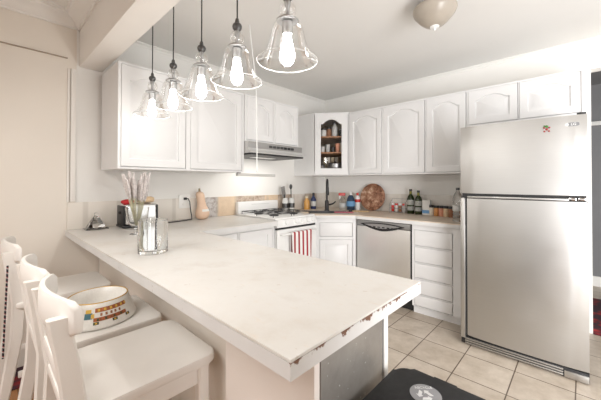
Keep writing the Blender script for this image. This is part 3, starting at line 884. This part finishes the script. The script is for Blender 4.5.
# ------------------------------------------------------------------ lamps
def pendant(x, y, label):
    t = thing('pendant_light', label, 'lamp', (x, y, ZC), 'glass pendant lights over the peninsula')
    c = (x, y, 0)
    obj('canopy', lathe(BM(), [(0, 2.455), (.05, 2.46), (.058, 2.475), (.058, 2.491), (0, 2.491)], c, 24), 'dark_metal', t)
    obj('cord', tube(BM(), [(x, y, 1.968), (x, y, 2.456)], .0032, 8), 'black', t)
    obj('cap', lathe(BM(), [(0, 1.922), (.012, 1.922), (.019, 1.932), (.021, 1.942), (.017, 1.952), (.009, 1.957), (.010, 1.962), (.007, 1.975), (0, 1.976)], c, 20), 'dark_metal', t)
    obj('glass_ball', lathe(BM(), [(.010, 1.923), (.022, 1.914), (.031, 1.898), (.032, 1.885), (.026, 1.869), (.016, 1.861)], c, 28, None, False), 'shade_glass', t)
    obj('stem', lathe(BM(), [(0, 1.862), (.007, 1.862), (.007, 1.90), (.011, 1.905), (.011, 1.922), (0, 1.922)], c, 14), 'grey_metal', t)
    obj('collar', lathe(BM(), [(0, 1.848), (.038, 1.848), (.041, 1.852), (.030, 1.860), (0, 1.862)], c, 28), 'grey_metal', t)
    obj('socket', lathe(BM(), [(0, 1.800), (.019, 1.800), (.020, 1.805), (.020, 1.845), (0, 1.848)], c, 20), 'grey_metal', t)
    sh = obj('glass_shade', lathe(BM(), [(.036, 1.850), (.046, 1.842), (.054, 1.826), (.060, 1.805), (.066, 1.780), (.073, 1.757), (.082, 1.737), (.094, 1.718), (.109, 1.704)], c, 48, None, False), 'shade_glass', t, 80)
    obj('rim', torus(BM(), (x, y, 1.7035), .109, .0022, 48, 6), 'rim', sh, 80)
    obj('bulb', lathe(BM(), [(0, 1.686), (.012, 1.690), (.021, 1.700), (.026, 1.716), (.0265, 1.732), (.022, 1.755), (.016, 1.778), (.014, 1.800)], c, 20, None, True), 'bulb', t, 80)
    return t
PX = [-2.025, -1.715, -1.39, -1.083, -.771]
names = ['glass bell pendant light nearest the left wall, first of the row of five', 'second glass bell pendant light from the left wall, in the row of five', 'middle glass bell pendant light of the row of five', 'fourth glass bell pendant light from the left wall, second from the free end', 'largest-looking glass bell pendant light, over the free end of the peninsula']
p0 = pendant(PX[0], .75, names[0])
for x, nm in zip(PX[1:], names[1:]): dup(p0, (x, .75, ZC), nm)

t = thing('ceiling_light', 'taupe glass bowl light with white finial, fixed flush to the kitchen ceiling', 'lamp', (-.70, 2.03, ZC))
c = (-.70, 2.03, 0)
obj('canopy', lathe(BM(), [(0, 2.44), (.05, 2.44), (.075, 2.46), (.08, 2.491), (0, 2.491)], c, 28), 'chrome', t)
obj('bowl', lathe(BM(), [(0, 2.292), (.03, 2.295), (.06, 2.307), (.085, 2.328), (.105, 2.350), (.125, 2.375), (.136, 2.400), (.134, 2.415), (.126, 2.42), (.12, 2.405), (.10, 2.36), (.05, 2.31), (0, 2.302)], c, 40), 'lamp_bowl', t, 60)
obj('rod', lathe(BM(), cyl(.006, .15), (c[0], c[1], 2.30), 10), 'chrome', t)
obj('finial', lathe(BM(), [(0, 2.268), (.006, 2.270), (.008, 2.278), (.006, 2.283), (.012, 2.286), (.028, 2.290), (.030, 2.297), (0, 2.299)], c, 24), 'white_plastic', t)

# pull string: hangs free from the ceiling, bent near its top
bm = BM()
tube(bm, [(-1.87, 1.409, 2.49), (-1.862, 1.417, 2.38), (-1.85, 1.428, 2.24), (-1.838, 1.440, 2.10), (-1.831, 1.447, 1.97), (-1.829, 1.449, 1.80), (-1.827, 1.451, 1.58), (-1.826, 1.452, 1.36)], .004, 8)
ball(bm, (-1.826, 1.452, 1.355), .008, 10)
tag(obj('pull_string', bm, 'white_plastic'), 'thin white pull string hanging from the kitchen ceiling near the pendant lights', 'string')

# ------------------------------------------------------------------ stools
def rbox_poly(x0, x1, y0, y1, r, n=5):
    pts = []
    for cx_, cy_, a0 in ((x1-r, y0+r, -PI/2), (x1-r, y1-r, 0), (x0+r, y1-r, PI/2), (x0+r, y0+r, PI)):
        for i in range(n+1):
            a = a0+PI/2*i/n; pts.append((cx_+r*math.cos(a), cy_+r*math.sin(a)))
    return pts
def sweep_rect(bm, pts, wx, wy, bev=0.006):
    """square-ish bar through pts (x,y,z), size wx by wy per point"""
    rings = []
    for i, (x, y, z) in enumerate(pts):
        ww = wx[i] if isinstance(wx, (list, tuple)) else wx; dd = wy[i] if isinstance(wy, (list, tuple)) else wy
        b = bev
        oct_ = [(-ww/2+b, -dd/2), (ww/2-b, -dd/2), (ww/2, -dd/2+b), (ww/2, dd/2-b), (ww/2-b, dd/2), (-ww/2+b, dd/2), (-ww/2, dd/2-b), (-ww/2, -dd/2+b)]
        rings.append([bm.verts.new((x+a, y+c_, z)) for a, c_ in oct_])
    for A, B in zip(rings, rings[1:]):
        for k in range(8):
            j = (k+1) % 8; bm.faces.new((A[k], A[j], B[j], B[k]))
    bm.faces.new(rings[0][::-1]); bm.faces.new(rings[-1])
    return bm
def make_stool(X, Y, label):
    t = thing('bar_stool', label, 'stool', (X, Y, 0), 'white bar stools at the peninsula')
    hw = .20; yb, yf = Y-.235, Y+.215
    # seat, slightly dished
    bm = prism(BM(), rbox_poly(X-hw, X+hw, yb, yf, .035), .600, .632, .010, None, 3)
    obj('seat', bm, 'stool', t, 50)
    for sx in (-1, 1):
        obj('leg', sweep_rect(BM(), [(X+sx*.182, yf-.04, 0), (X+sx*.172, yf-.05, .60)], [.032, .042], [.032, .042]), 'stool', t)
        pts = [(X+sx*.18, yb-.055, 0), (X+sx*.178, yb-.02, .22), (X+sx*.176, yb+.015, .45), (X+sx*.174, yb+.022, .62), (X+sx*.172, yb+.004, .76), (X+sx*.170, yb-.020, .90)]
        obj('leg', sweep_rect(BM(), pts, [.030]*6, [.040, .048, .054, .056, .054, .050]), 'stool', t)['label'] = 'long rear leg rising into the back post'
    bm = BM(); box(bm, X-.155, X+.155, yf-.062, yf-.040, .535, .600, .003)
    obj('apron', bm, 'stool', t)
    for sx in (-1, 1):
        obj('apron', box(BM(), X+sx*.172-.010, X+sx*.172+.010, yb+.035, yf-.068, .535, .600, .003), 'stool', t)
        obj('stretcher', box(BM(), X+sx*.177-.010, X+sx*.177+.010, yb+.022, yf-.06, .235, .265, .004), 'stool', t)
    obj('footrest', box(BM(), X-.165, X+.165, yf-.056, yf-.034, .20, .235, .004), 'stool', t)
    # curved top rail
    bm = BM(); n = 18; rows = []
    for i in range(n+1):
        a = -1+2*i/n
        x = X+a*.205; yc = yb-.032+.052*a*a; zt_ = .938+.010*(1-a*a); zb_ = .842+.010*(1-a*a)
        th = .022
        e = .75+.25*min(1, (1-abs(a))*10)
        zc_ = (zt_+zb_)/2; hh = (zt_-zb_)/2*e
        rr = []
        for k in range(10):
            q = 2*PI*k/10
            cyq = math.copysign(abs(math.cos(q))**.5, math.cos(q)); czq = math.copysign(abs(math.sin(q))**.5, math.sin(q))
            rr.append(bm.verts.new((x, yc+th/2*cyq, zc_+hh*czq)))
        rows.append(rr)
    for A, B in zip(rows, rows[1:]):
        for k in range(10):
            j = (k+1) % 10; bm.faces.new((A[k], A[j], B[j], B[k]))
    bm.faces.new(rows[0]); bm.faces.new(rows[-1][::-1])
    obj('top_rail', bm, 'stool', t, 60)
    obj('lower_rail', box(BM(), X-.163, X+.163, yb-.012, yb+.010, .69, .735, .004), 'stool', t)
    obj('slat', sweep_rect(BM(), [(X, yb-.002, .735), (X, yb-.030, .86)], .06, .014, .003), 'stool', t)
    return t
ST = [(-1.203, .398), (-1.662, .386), (-2.352, .352)]
s0 = make_stool(*ST[0], 'white wooden bar stool nearest the free end, with an empty seat')
dup(s0, (*ST[1], 0), 'middle white wooden bar stool, with a patterned bowl on its seat')
dup(s0, (*ST[2], 0), 'white wooden bar stool nearest the left wall, with a twisted cord on its back')

# patterned bowl on the middle stool
BC = (-1.660, .380, .6335)
t = thing('ceramic_bowl', 'wide-based white ceramic bowl with gold rim and painted bands, on the middle stool', 'bowl', BC)
bowl = obj('body', lathe(BM(), [(0, 0), (.140, 0), (.154, .004), (.156, .011), (.151, .020), (.140, .05), (.127, .085), (.121, .103), (.117, .106), (.112, .103), (.104, .06), (.095, .035), (0, .03)], BC, 56), 'ceramic', t, 60)
obj('gold_rim', torus(BM(), (BC[0], BC[1], BC[2]+.104), .1175, .0032, 56, 6), 'gold', t, 80)
def on_bowl(a0, a1, z0, z1, m, nm, n=12):
    def rad(z): return .151-(z-.020)*(.024/.065) + .0012
    bm = BM(); rows = []
    for i in range(n+1):
        a = a0+(a1-a0)*i/n
        rows.append([bm.verts.new((BC[0]+(rad(z)+d)*math.cos(a), BC[1]+(rad(z)+d)*math.sin(a), BC[2]+z)) for z, d in ((z0, -.003), (z0, .0), (z1, .0), (z1, -.003))])
    for A, B in zip(rows, rows[1:]):
        for k in range(3): bm.faces.new((A[k], B[k], B[k+1], A[k+1]))
    bm.faces.new(rows[0]); bm.faces.new(rows[-1][::-1])
    return obj(nm, bm, m, bowl, 60)
D = math.radians
on_bowl(D(-18), D(38), .070, .086, 'tan', 'painted_band'); on_bowl(D(-20), D(34), .036, .050, 'tan', 'painted_band')
for a in (-14, -4, 6, 16, 26, 35): on_bowl(D(a), D(a+4), .073, .083, 'mustard', 'painted_square', 3)
for a in (-15, -3, 10, 22): on_bowl(D(a), D(a+3), .038, .047, 'dark_green', 'painted_square', 3)
for a in (-10, -2, 6, 13, 21): on_bowl(D(a), D(a+3.4), .055, .065, 'brown', 'painted_mark', 3)
on_bowl(D(-34), D(-22), .048, .070, 'teal', 'painted_figure', 5); on_bowl(D(-33), D(-24), .070, .084, 'mustard', 'painted_figure', 5); on_bowl(D(-24), D(-19), .050, .066, 'mustard', 'painted_figure', 4)
for a in (-20, 8, 32): on_bowl(D(a), D(a+8), .024, .034, 'dark_green', 'painted_square', 4); on_bowl(D(a+2.5), D(a+5.5), .026, .032, 'mustard', 'painted_dot', 3)

# twisted cord on the far stool
ROPE = (Vector((-2.140, .093, .84)), Vector((-2.140, .080, .375)))
bm = BM(); pts = []
for i in range(18):
    f = i/17; pts.append(ROPE[0].lerp(ROPE[1], f) + Vector((.006*math.sin(f*7), 0, 0)))
tube(bm, pts, .0042, 8)
tag(obj('twisted_cord', bm, 'rope', None, 60), 'black, red and white twisted cord hanging on the back of the far stool', 'cord')
tag(obj('red_rug', box(BM(), -2.80, -2.53, -1.1, .45, 0, .008, .003), 'rug'), 'narrow dark red patterned rug along the left wall beside the far bar stool', 'rug')
tag(obj('red_rug', box(BM(), .06, .95, 3.52, 4.6, .0, .01, .003), 'rug'), 'dark red rug on the hallway floor behind the refrigerator', 'rug')

# ------------------------------------------------------------------ recycling bin
t = thing('recycling_bin', 'black plastic recycling bin with round grey emblem on its lid, at the peninsula end', 'bin', (-.31, .87, 0))
bx0, bx1, by0, by1 = -.495, -.165, .62, 1.065
bm = BM()
lo = rbox_poly(bx0+.05, bx1-.05, by0+.05, by1-.05, .04); hi = rbox_poly(bx0+.012, bx1-.012, by0+.012, by1-.012, .05)
vl = [bm.verts.new((x, y, 0)) for x, y in lo]; vh = [bm.verts.new((x, y, .565)) for x, y in hi]
n = len(lo); bm.faces.new(vl[::-1]); bm.faces.new(vh)
for i in range(n): bm.faces.new((vl[i], vl[(i+1) % n], vh[(i+1) % n], vh[i]))
obj('body', bm, 'bin', t, 40)
lid = obj('lid', prism(BM(), rbox_poly(bx0, bx1, by0, by1, .055, 7), .566, .602, .016, None, 4), 'bin', t, 50)
obj('hinge', tube(BM(), [(bx0+.12, by1+.006, .585), (bx0+.19, by1+.006, .585)], .014, 12), 'bin', t)
EC = (-.362, .960, .6025)
em = obj('emblem', lathe(BM(), [(0, 0), (.047, 0), (.047, .0012), (0, .0012)], EC, 40), 'bin_grey', lid)
# three chasing arrows
bm = BM()
for k in range(3):
    rot = Matrix.Translation((EC[0]+.001, EC[1]-.006, EC[2]+.0013)) @ Matrix.Rotation(2*PI*k/3+.75, 4, 'Z')
    prism(bm, [(-.016, -.020), (.006, -.020), (.006, -.0255), (.0165, -.0145), (.006, -.0045), (.006, -.010), (-.0105, -.010)], 0, .0008, 0, rot)
obj('arrow_symbol', bm, 'bin_white', em, 0)
bm = BM()
tm = text_mesh('RECYCLE', .0135, .0004)
obj('lettering', tm, 'bin_white', em, 0, Matrix.Translation((EC[0]-.016, EC[1]+.024, EC[2]+.0016)) @ Matrix.Rotation(.75, 4, 'Z'))

# ------------------------------------------------------------------ on the peninsula
ZK = ZT+.0005
l = (-1.600, .602, ZK)
t = thing('glass_cylinder_vase', 'empty clear glass cylinder vase standing on the peninsula', 'vase', l)
obj('body', lathe(BM(), [(0, 0), (.066, 0), (.070, .004), (.070, .165), (.067, .165), (.066, .02), (.060, .016), (0, .015)], l, 48, None, False), 'glass', t, 50)
obj('rim', torus(BM(), (l[0], l[1], l[2]+.165), .0685, .0018, 48, 6), 'glass', t, 80)

VL = (-2.235, .735, ZK)
t = thing('footed_glass_vase', 'footed clear glass vase holding dried lavender, in front of the toaster', 'vase', VL)
obj('foot', lathe(BM(), [(0, 0), (.045, 0), (.046, .004), (.02, .012), (.012, .02), (.012, .026), (.022, .034), (.012, .042), (0, .044)], VL, 32), 'glass', t, 60)
obj('bowl', lathe(BM(), [(.006, .042), (.030, .050), (.055, .075), (.066, .110), (.070, .150), (.074, .185), (.071, .185), (.067, .150), (.062, .112), (.052, .080), (.030, .056), (0, .050)], VL, 36, None, False), 'glass', t, 60)
t = thing('dried_lavender', 'bunch of dried lavender stems standing in the footed glass vase', 'flowers', (VL[0], VL[1], VL[2]+.06))
for i in range(40):
    a = random.uniform(0, 2*PI); rr = math.sqrt(random.random())
    b = Vector((VL[0]+.012*math.cos(a)*rr, VL[1]+.012*math.sin(a)*rr, VL[2]+.06))
    hh = random.uniform(.27, .375)
    e = Vector((VL[0]+.10*math.cos(a)*rr, VL[1]+.10*math.sin(a)*rr, VL[2]+.06+hh))
    bm = BM(); tube(bm, [b, b.lerp(e, .5), b.lerp(e, .62)], .0014, 5)
    s_ = obj('stem', bm, 'stem_green', t)
    bm = BM(); n = 8; pts = [b.lerp(e, .60+.40*k/n) for k in range(n+1)]
    tube(bm, pts, [.004+(.0085 if k % 2 else .0035)*math.sin(PI*min(1, (k+.6)/(n+.4))) for k in range(n+1)], 6)
    obj('flower_head', bm, 'lav', s_)

TL = (-2.64, .875, ZK)
t = thing('toaster', 'chrome toaster against the left wall behind the lavender vase', 'toaster', TL)
tx0, tx1, ty0, ty1 = -2.735, -2.56, .745, 1.005
obj('base', box(BM(), tx0-.004, tx1+.004, ty0-.004, ty1+.004, .915, .932, .006), 'black', t)
obj('body', box(BM(), tx0, tx1, ty0+.012, ty1-.012, .932, 1.095, .022, 4), 'chrome', t)
obj('end_cap', box(BM(), tx0+.004, tx1-.004, ty0, ty0+.014, .932, 1.085, .010), 'black', t); obj('end_cap', box(BM(), tx0+.004, tx1-.004, ty1-.014, ty1, .932, 1.085, .010), 'black', t)
obj('slot', box(BM(), tx0+.045, tx0+.070, ty0+.05, ty1-.05, 1.092, 1.0965), 'black', t); obj('slot', box(BM(), tx0+.105, tx0+.130, ty0+.05, ty1-.05, 1.092, 1.0965), 'black', t)
obj('lever', box(BM(), -2.665, -2.630, ty0-.014, ty0+.004, 1.02, 1.04, .005), 'black', t)
obj('dial', lathe(BM(), [(0, 0), (.016, 0), (.014, .01), (0, .011)], (0, 0, 0), 16, frame((tx1, .86, 1.0), (0, 1, 0), (1, 0, 0))), 'black', t)
bm = BM()
rr = [(0, 0), (.04, 0), (.05, .012), (.044, .026), (.02, .034), (0, .035)]
lathe(bm, rr, (-2.65, .80, 1.097), 20)
for k in range(8): ball(bm, (-2.65+.038*math.cos(k*.785), .80+.034*math.sin(k*.785), 1.112), .014, 8)
tag(obj('red_pot_holder', bm, 'red', None, 70), 'crumpled red pot holder lying on top of the toaster', 'pot holder')
tag(obj('bread_roll', lathe(BM(), [(0, -.07), (.018, -.062), (.026, -.04), (.028, 0), (.026, .04), (.018, .062), (0, .07)], (0, 0, 0), 18, Matrix.Translation((-2.635, .93, 1.1245)) @ Matrix.Rotation(PI/2, 4, 'X')), 'bread', None, 70), 'pale bread roll lying on the toaster, right of the red pot holder', 'bread')

# cut-glass ornament left of the toaster
CG = (-2.71, .60, ZK)
t = thing('crystal_ornament', 'small clear cut-glass pyramid ornament at the left end of the counter', 'ornament', CG)
obj('base', lathe(BM(), [(0, 0), (.085, 0), (.09, .006), (.065, .016), (0, .018)], CG, 6), 'glass', t, 0)
obj('cone', lathe(BM(), [(0, .018), (.066, .018), (.05, .045), (.03, .075), (.018, .10), (0, .105)], CG, 6), 'glass', t, 0)
obj('tip', ball(BM(), (CG[0], CG[1], CG[2]+.113), .014, 8), 'glass', t, 0)

# butternut squash
SQ = (-2.70, 1.475, ZK)
t = thing('butternut_squash', 'butternut squash standing upright on the counter beside the wall outlet', 'vegetable', SQ)
prof = [(0, .002), (.03, 0), (.052, .012), (.066, .04), (.067, .068), (.057, .10), (.044, .13), (.039, .17), (.040, .205), (.041, .235), (.034, .258), (.018, .268), (0, .269)]
bm = lathe(BM(), prof, SQ, 32)
for v in bm.verts:
    k = max(0, v.co.z-SQ[2]-.1); v.co.y -= .18*k
sqb = obj('body', bm, 'squash', t, 80)
obj('stem', tube(BM(), [(SQ[0], SQ[1]-.030, SQ[2]+.262), (SQ[0], SQ[1]-.032, SQ[2]+.285), (SQ[0]+.004, SQ[1]-.036, SQ[2]+.297)], [.013, .009, .010], 8), 'squash_stem', t)
bm = BM()
for i in range(9):
    a = D(-30+9*i)
    for z in (.078, .10): bm.verts.new((SQ[0]+(.0665 if z < .09 else .0595)*math.cos(a), SQ[1]+(.0665 if z < .09 else .0595)*math.sin(a), SQ[2]+z))
bm.verts.ensure_lookup_table()
for i in range(8): bm.faces.new([bm.verts[2*i], bm.verts[2*i+2], bm.verts[2*i+3], bm.verts[2*i+1]])
st = obj('sticker', bm, 'label_white', sqb)

# outlet with plug and cord
t = thing('wall_outlet', 'white wall outlet plate above the counter, left of the squash', 'outlet', (XW+.014, 1.345, 1.085))
ox = XW+.0145
obj('plate', box(BM(), ox, ox+.006, 1.285, 1.395, 1.02, 1.15, .003), 'outlet', t)
for z in (1.06, 1.112): obj('socket', box(BM(), ox+.006, ox+.008, 1.32, 1.36, z-.014, z+.014, .002), 'trim', t)
t = thing('power_cable', 'dark power cord running from the wall outlet down to the toaster', 'cord', (-2.77, 1.33, 1.112))
obj('plug', box(BM(), ox+.008, ox+.032, 1.327, 1.353, 1.10, 1.124, .005), 'black', t)
obj('wire', tube(BM(), [(ox+.030, 1.342, 1.115), (ox+.05, 1.355, 1.112), (ox+.056, 1.367, 1.08), (ox+.058, 1.375, 1.0), (ox+.065, 1.383, .94), (ox+.085, 1.375, ZK+.008), (ox+.11, 1.30, ZK+.0055), (ox+.14, 1.18, ZK+.005), (ox+.15, 1.08, ZK+.005), (ox+.14, 1.012, .935)], .0050, 8), 'black', t)

# ------------------------------------------------------------------ left of the sink
def crock(loc, label, r, h):
    t = thing('utensil_crock', label, 'jar', loc, 'utensil crocks beside the stove')
    obj('body', lathe(BM(), [(0, 0), (r*.92, 0), (r, .012), (r, h-.03), (r*.82, h-.02), (r*.86, h), (r*.80, h), (r*.80, .012), (0, .012)], loc, 24), 'label_grey', t, 50)
    obj('band', lathe(BM(), [(r, h*.25), (r+.0015, h*.25), (r+.0015, h*.6), (r, h*.6)], loc, 24, None, False), 'dark_metal', t, 50)
    return t
c1, c2 = (-2.715, 2.610, ZK), (-2.695, 2.70, ZK)
crock(c1, 'grey glass crock beside the stove holding a flat grater', .040, .165)
crock(c2, 'grey glass crock beside the stove holding a spoon, nearer the corner', .038, .165)
t = thing('grater', 'flat grey grater leaning out of the left utensil crock', 'utensil', (c1[0], c1[1], ZK+.02))
Fm = frame((c1[0], c1[1]+.01, ZK+.02), (.3, .9, .22), (1, -.35, 0))
rot = Matrix.Translation((c1[0], c1[1]+.020, ZK+.016)) @ Matrix.Rotation(D(13), 4, 'X')
obj('handle', box(BM(), -.006, .006, -.008, .008, 0, .20, .003), 'black', t, 30, rot)
obj('blade', box(BM(), -.004, .004, -.030, .030, .17, .30, .002), 'rail_grey', t, 30, rot)
t = thing('cooking_spoon', 'dark cooking spoon standing in the right utensil crock', 'utensil', (c2[0], c2[1], ZK+.02))
obj('handle', tube(BM(), [(c2[0], c2[1], ZK+.016), (c2[0], c2[1]-.012, ZK+.29)], .006, 8), 'dark_metal', t)
obj('spoon_head', lathe(BM(), [(0, -.035), (.018, -.025), (.026, 0), (.02, .025), (0, .035)], (0, 0, 0), 16, Matrix.Translation((c2[0], c2[1]-.013, ZK+.305)) @ Matrix.Scale(.4, 4, (1, 0, 0))), 'dark_metal', t)

vessel('syrup_bottle', 'amber bottle with cream cap on the counter, left of the navy bottle', 'bottle', (-2.69, 2.985, ZK), [(0, 0), (.036, 0), (.038, .006), (.038, .11), (.02, .14), (.018, .15), (0, .15)], 'honey', None, [(0, .15), (.022, .15), (.022, .175), (0, .175)], 'cork')
vessel('soap_bottle', 'navy bottle with a white label in the corner left of the faucet', 'bottle', (-2.68, 3.11, ZK), [(0, 0), (.036, 0), (.038, .006), (.038, .13), (.02, .165), (.014, .18), (0, .18)], 'navy', None, [(0, .18), (.017, .18), (.017, .215), (.008, .22), (0, .22)], 'black', [('label', [(.038, .04), (.039, .04), (.039, .105), (.038, .105)], 'label_grey')])

# faucet
FC = dg(SC, .0, -.205)
fx, fy = FC[0]+.01, FC[1]
t = thing('kitchen_faucet', 'tall black pull-down kitchen faucet behind the sink', 'faucet', (fx, fy, ZK))
obj('base', lathe(BM(), [(0, 0), (.032, 0), (.032, .008), (.026, .014), (.025, .12), (.017, .135), (0, .135)], (fx, fy, ZK), 20), 'black', t)
pts = [(fx, fy, ZK+.13), (fx, fy, ZK+.30)]
for i in range(9):
    a = PI*i/8; r = .055
    d_ = r-r*math.cos(a); pts.append((fx+DN.x*d_*.9+.0*d_, fy+DN.y*d_*.9, ZK+.335+.06*math.sin(a)))
pts.append((pts[-1][0], pts[-1][1], ZK+.30))
obj('spout', tube(BM(), pts, .0135, 12), 'black', t)
e = pts[-1]
obj('spray_head', lathe(BM(), [(0, 0), (.018, 0), (.02, .02), (.016, .10), (0, .10)], (e[0], e[1], ZK+.20), 16), 'black', t)
obj('lever', tube(BM(), [(fx+.02, fy+.018, ZK+.075), (fx+.06, fy+.05, ZK+.09), (fx+.085, fy+.075, ZK+.12)], [.012, .009, .007], 8), 'black', t)

# red mat and brush by the sink
t_ = tag(obj('red_mat', dbox(BM(), (-2.08, 2.965), -.11, .11, -.035, .06, .9140, .9200, .002), 'pink_red', None, 30), 'thin red board lying flat at the right edge of the sink', 'board')
t = thing('dish_brush', 'dish brush with a wooden handle lying beside the sink by the blue soap bottle', 'brush', (-1.98, 3.14, ZK))
obj('handle', tube(BM(), [(-2.05, 3.10, ZK+.012), (-1.87, 3.20, ZK+.010)], [.008, .007], 8), 'wood_handle', t)
obj('bristle_head', lathe(BM(), cyl(.024, .03), (-2.065, 3.09, ZK), 16), 'black', t)

SB = (-2.33, 3.30, ZK)
t = thing('spray_bottle', 'clear spray bottle with red trigger between faucet and blue soap bottle', 'bottle', SB)
obj('body', lathe(BM(), [(0, 0), (.042, 0), (.045, .008), (.045, .11), (.03, .15), (.014, .17), (.014, .185), (0, .185)], SB, 20), 'water', t)
obj('label', lathe(BM(), [(.045, .03), (.0465, .03), (.0465, .085), (.045, .085)], SB, 20, None, False), 'label_grey', t)
bm = BM(); box(bm, SB[0]-.055, SB[0]+.03, SB[1]-.050, SB[1]-.020, SB[2]+.0, SB[2]+.03, .006)
bm.free(); bm = box(BM(), -.055, .035, -.013, .013, .185, .222, .008)
obj('trigger_head', bm, 'red_plastic', t, 40, Matrix.Translation(SB) @ Matrix.Rotation(.75, 4, 'Z'))
obj('trigger', box(BM(), -.045, -.030, -.008, .008, .140, .19, .004), 'white_plastic', t, 40, Matrix.Translation(SB) @ Matrix.Rotation(.75, 4, 'Z'))
DB = (-2.225, 3.335, ZK)
vessel('dish_soap_bottle', 'big dark blue dish soap bottle with clear cap beside the spray bottle', 'bottle', DB, [(0, 0), (.050, 0), (.054, .01), (.056, .08), (.050, .14), (.034, .18), (.02, .195), (0, .195)], 'blue', None, [(0, .195), (.018, .195), (.018, .215), (.010, .225), (.010, .245), (0, .247)], 'white_plastic', [('label', [(.0562, .05), (.0572, .05), (.0570, .115), (.056, .115)], 'label_blue')])
WB = (-2.175, 3.42, ZK)
vessel('lotion_bottle', 'slim white bottle with red top just left of the round board', 'bottle', WB, [(0, 0), (.034, 0), (.036, .008), (.036, .15), (.028, .18), (.014, .19), (0, .19)], 'white_plastic', None, [(0, .19), (.018, .19), (.018, .215), (.008, .225), (0, .225)], 'red_plastic', [('stripe', [(.036, .10), (.0368, .10), (.0368, .14), (.036, .14)], 'red_plastic')])

# round board leaning on the wall
tag(obj('round_board', lathe(BM(), [(0, -.011), (.168, -.011), (.175, -.007), (.175, .007), (.168, .011), (0, .011)], (0, 0, 0), 56, Matrix.Translation((-1.972, 3.452, ZT+.1745)) @ Matrix.Rotation(PI/2-D(9), 4, 'X')), 'board', None, 40), 'round mottled brown board leaning upright against the back wall', 'board')

# spice rack with small bottles
RK = (-1.60, 3.41, ZK)
t = thing('wire_spice_rack', 'small chrome wire rack on the counter right of the round board', 'rack', RK)
bm = BM(); hx, hy = .095, .042
for z in (.012, .055):
    tube(bm, [(RK[0]-hx, RK[1]-hy, RK[2]+z), (RK[0]+hx, RK[1]-hy, RK[2]+z), (RK[0]+hx, RK[1]+hy, RK[2]+z), (RK[0]-hx, RK[1]+hy, RK[2]+z), (RK[0]-hx, RK[1]-hy, RK[2]+z)], .0032, 6)
for x in (-.05, 0, .05): tube(bm, [(RK[0]+x, RK[1]-hy, RK[2]+.012), (RK[0]+x, RK[1]+hy, RK[2]+.012)], .002, 6)
tube(bm, [(RK[0]-hx, RK[1]+hy, RK[2]+.012), (RK[0]-hx, RK[1]+hy, RK[2]+.165), (RK[0]+hx, RK[1]+hy, RK[2]+.165), (RK[0]+hx, RK[1]+hy, RK[2]+.012)], .0032, 6)
for sx in (-1, 1): tube(bm, [(RK[0]+sx*hx, RK[1]-hy, RK[2]), (RK[0]+sx*hx, RK[1]-hy, RK[2]+.10), (RK[0]+sx*hx, RK[1]+hy, RK[2]+.165)], .0032, 6)
obj('wire_frame', bm, 'rail_grey', t)
sp_lab = ['small red-filled spice bottle at the left end of the wire rack', 'second small spice bottle from the left in the wire rack', 'third small spice bottle from the left in the wire rack', 'small pale spice bottle at the right end of the wire rack']
for i, (mm, lab) in enumerate(zip(('red_plastic', 'label_white', 'brown', 'label_grey'), sp_lab)):
    vessel('spice_bottle', lab, 'bottle', (RK[0]-.069+.046*i, RK[1]-.005, RK[2]+.0148), cyl(.017, .075), mm, 'spice bottles in the wire rack', [(0, .075), (.0175, .075), (.0175, .098), (0, .098)], ('white_plastic', 'red_plastic', 'white_plastic', 'red_plastic')[i], seg=14)

# oil bottles
def oil(loc, label, r, h):
    return vessel('oil_bottle', label, 'bottle', loc, [(0, 0), (r-.003, 0), (r, .004), (r, h*.62), (r*.85, h*.70), (.014, h*.80), (.013, h*.92), (0, h*.92)], 'oil_glass', 'oil bottles on the back counter', [(0, h*.92), (.016, h*.92), (.016, h), (0, h)], 'black', [('label', [(r, h*.14), (r+.0012, h*.14), (r+.0012, h*.30), (r, h*.30)], 'label_dim'), ('label', [(r, h*.36), (r+.0012, h*.36), (r+.0012, h*.56), (r, h*.56)], 'label_dim'), ('neck_foil', [(.0145, h*.80), (.0155, h*.80), (.0145, h*.91), (.0135, h*.91)], 'gold_cap')])
oil((-1.455, 3.42, ZK), 'taller dark green oil bottle, left of the pair beside the wire rack', .040, .285)
oil((-1.358, 3.405, ZK), 'slightly shorter dark green oil bottle, beside the white and blue carton', .038, .27)
t = thing('carton', 'small white carton with a blue band, right of the oil bottles', 'box', (-1.262, 3.40, ZK))
obj('body', box(BM(), -1.302, -1.222, 3.375, 3.425, ZK, ZK+.165, .002), 'label_white', t)
obj('band', box(BM(), -1.303, -1.221, 3.374, 3.426, ZK+.02, ZK+.055), 'label_blue', t)
jl = ['jar of cream powder with black lid, left end of the jar row', 'jar of orange powder with black lid, second in the jar row', 'jar of salmon powder with black lid, middle of the jar row', 'jar of pale powder with black lid, fourth in the jar row', 'jar of brown spice with black lid, right end of the jar row']
for i, (mm, x) in enumerate(zip(('cream_powder', 'orange', 'salmon', 'bread', 'brown'), (-1.205, -1.150, -1.095, -1.043, -.990))):
    vessel('spice_jar', jl[i], 'jar', (x, 3.385-.014*i, ZK), cyl(.025, .088), mm, 'spice jars left of the refrigerator', [(0, .088), (.0255, .088), (.026, .091), (.026, .112), (.024, .114), (0, .114)], 'black', seg=20)

WA = (-.842, 3.03, ZK)
wp = [(0, 0), (.038, 0), (.043, .006)]
for k in range(6): wp += [(.043, .02+.03*k), (.039, .03+.03*k), (.043, .04+.03*k)]
wp += [(.043, .205), (.034, .245), (.016, .275), (.014, .29), (0, .29)]
vessel('water_bottle', 'clear ribbed plastic water bottle on the counter end beside the refrigerator', 'bottle', WA, wp, 'water', None, [(0, .29), (.016, .29), (.016, .312), (0, .312)], 'dark_metal', [('label', [(.0435, .10), (.0445, .10), (.0445, .15), (.0435, .15)], 'label_grey')])
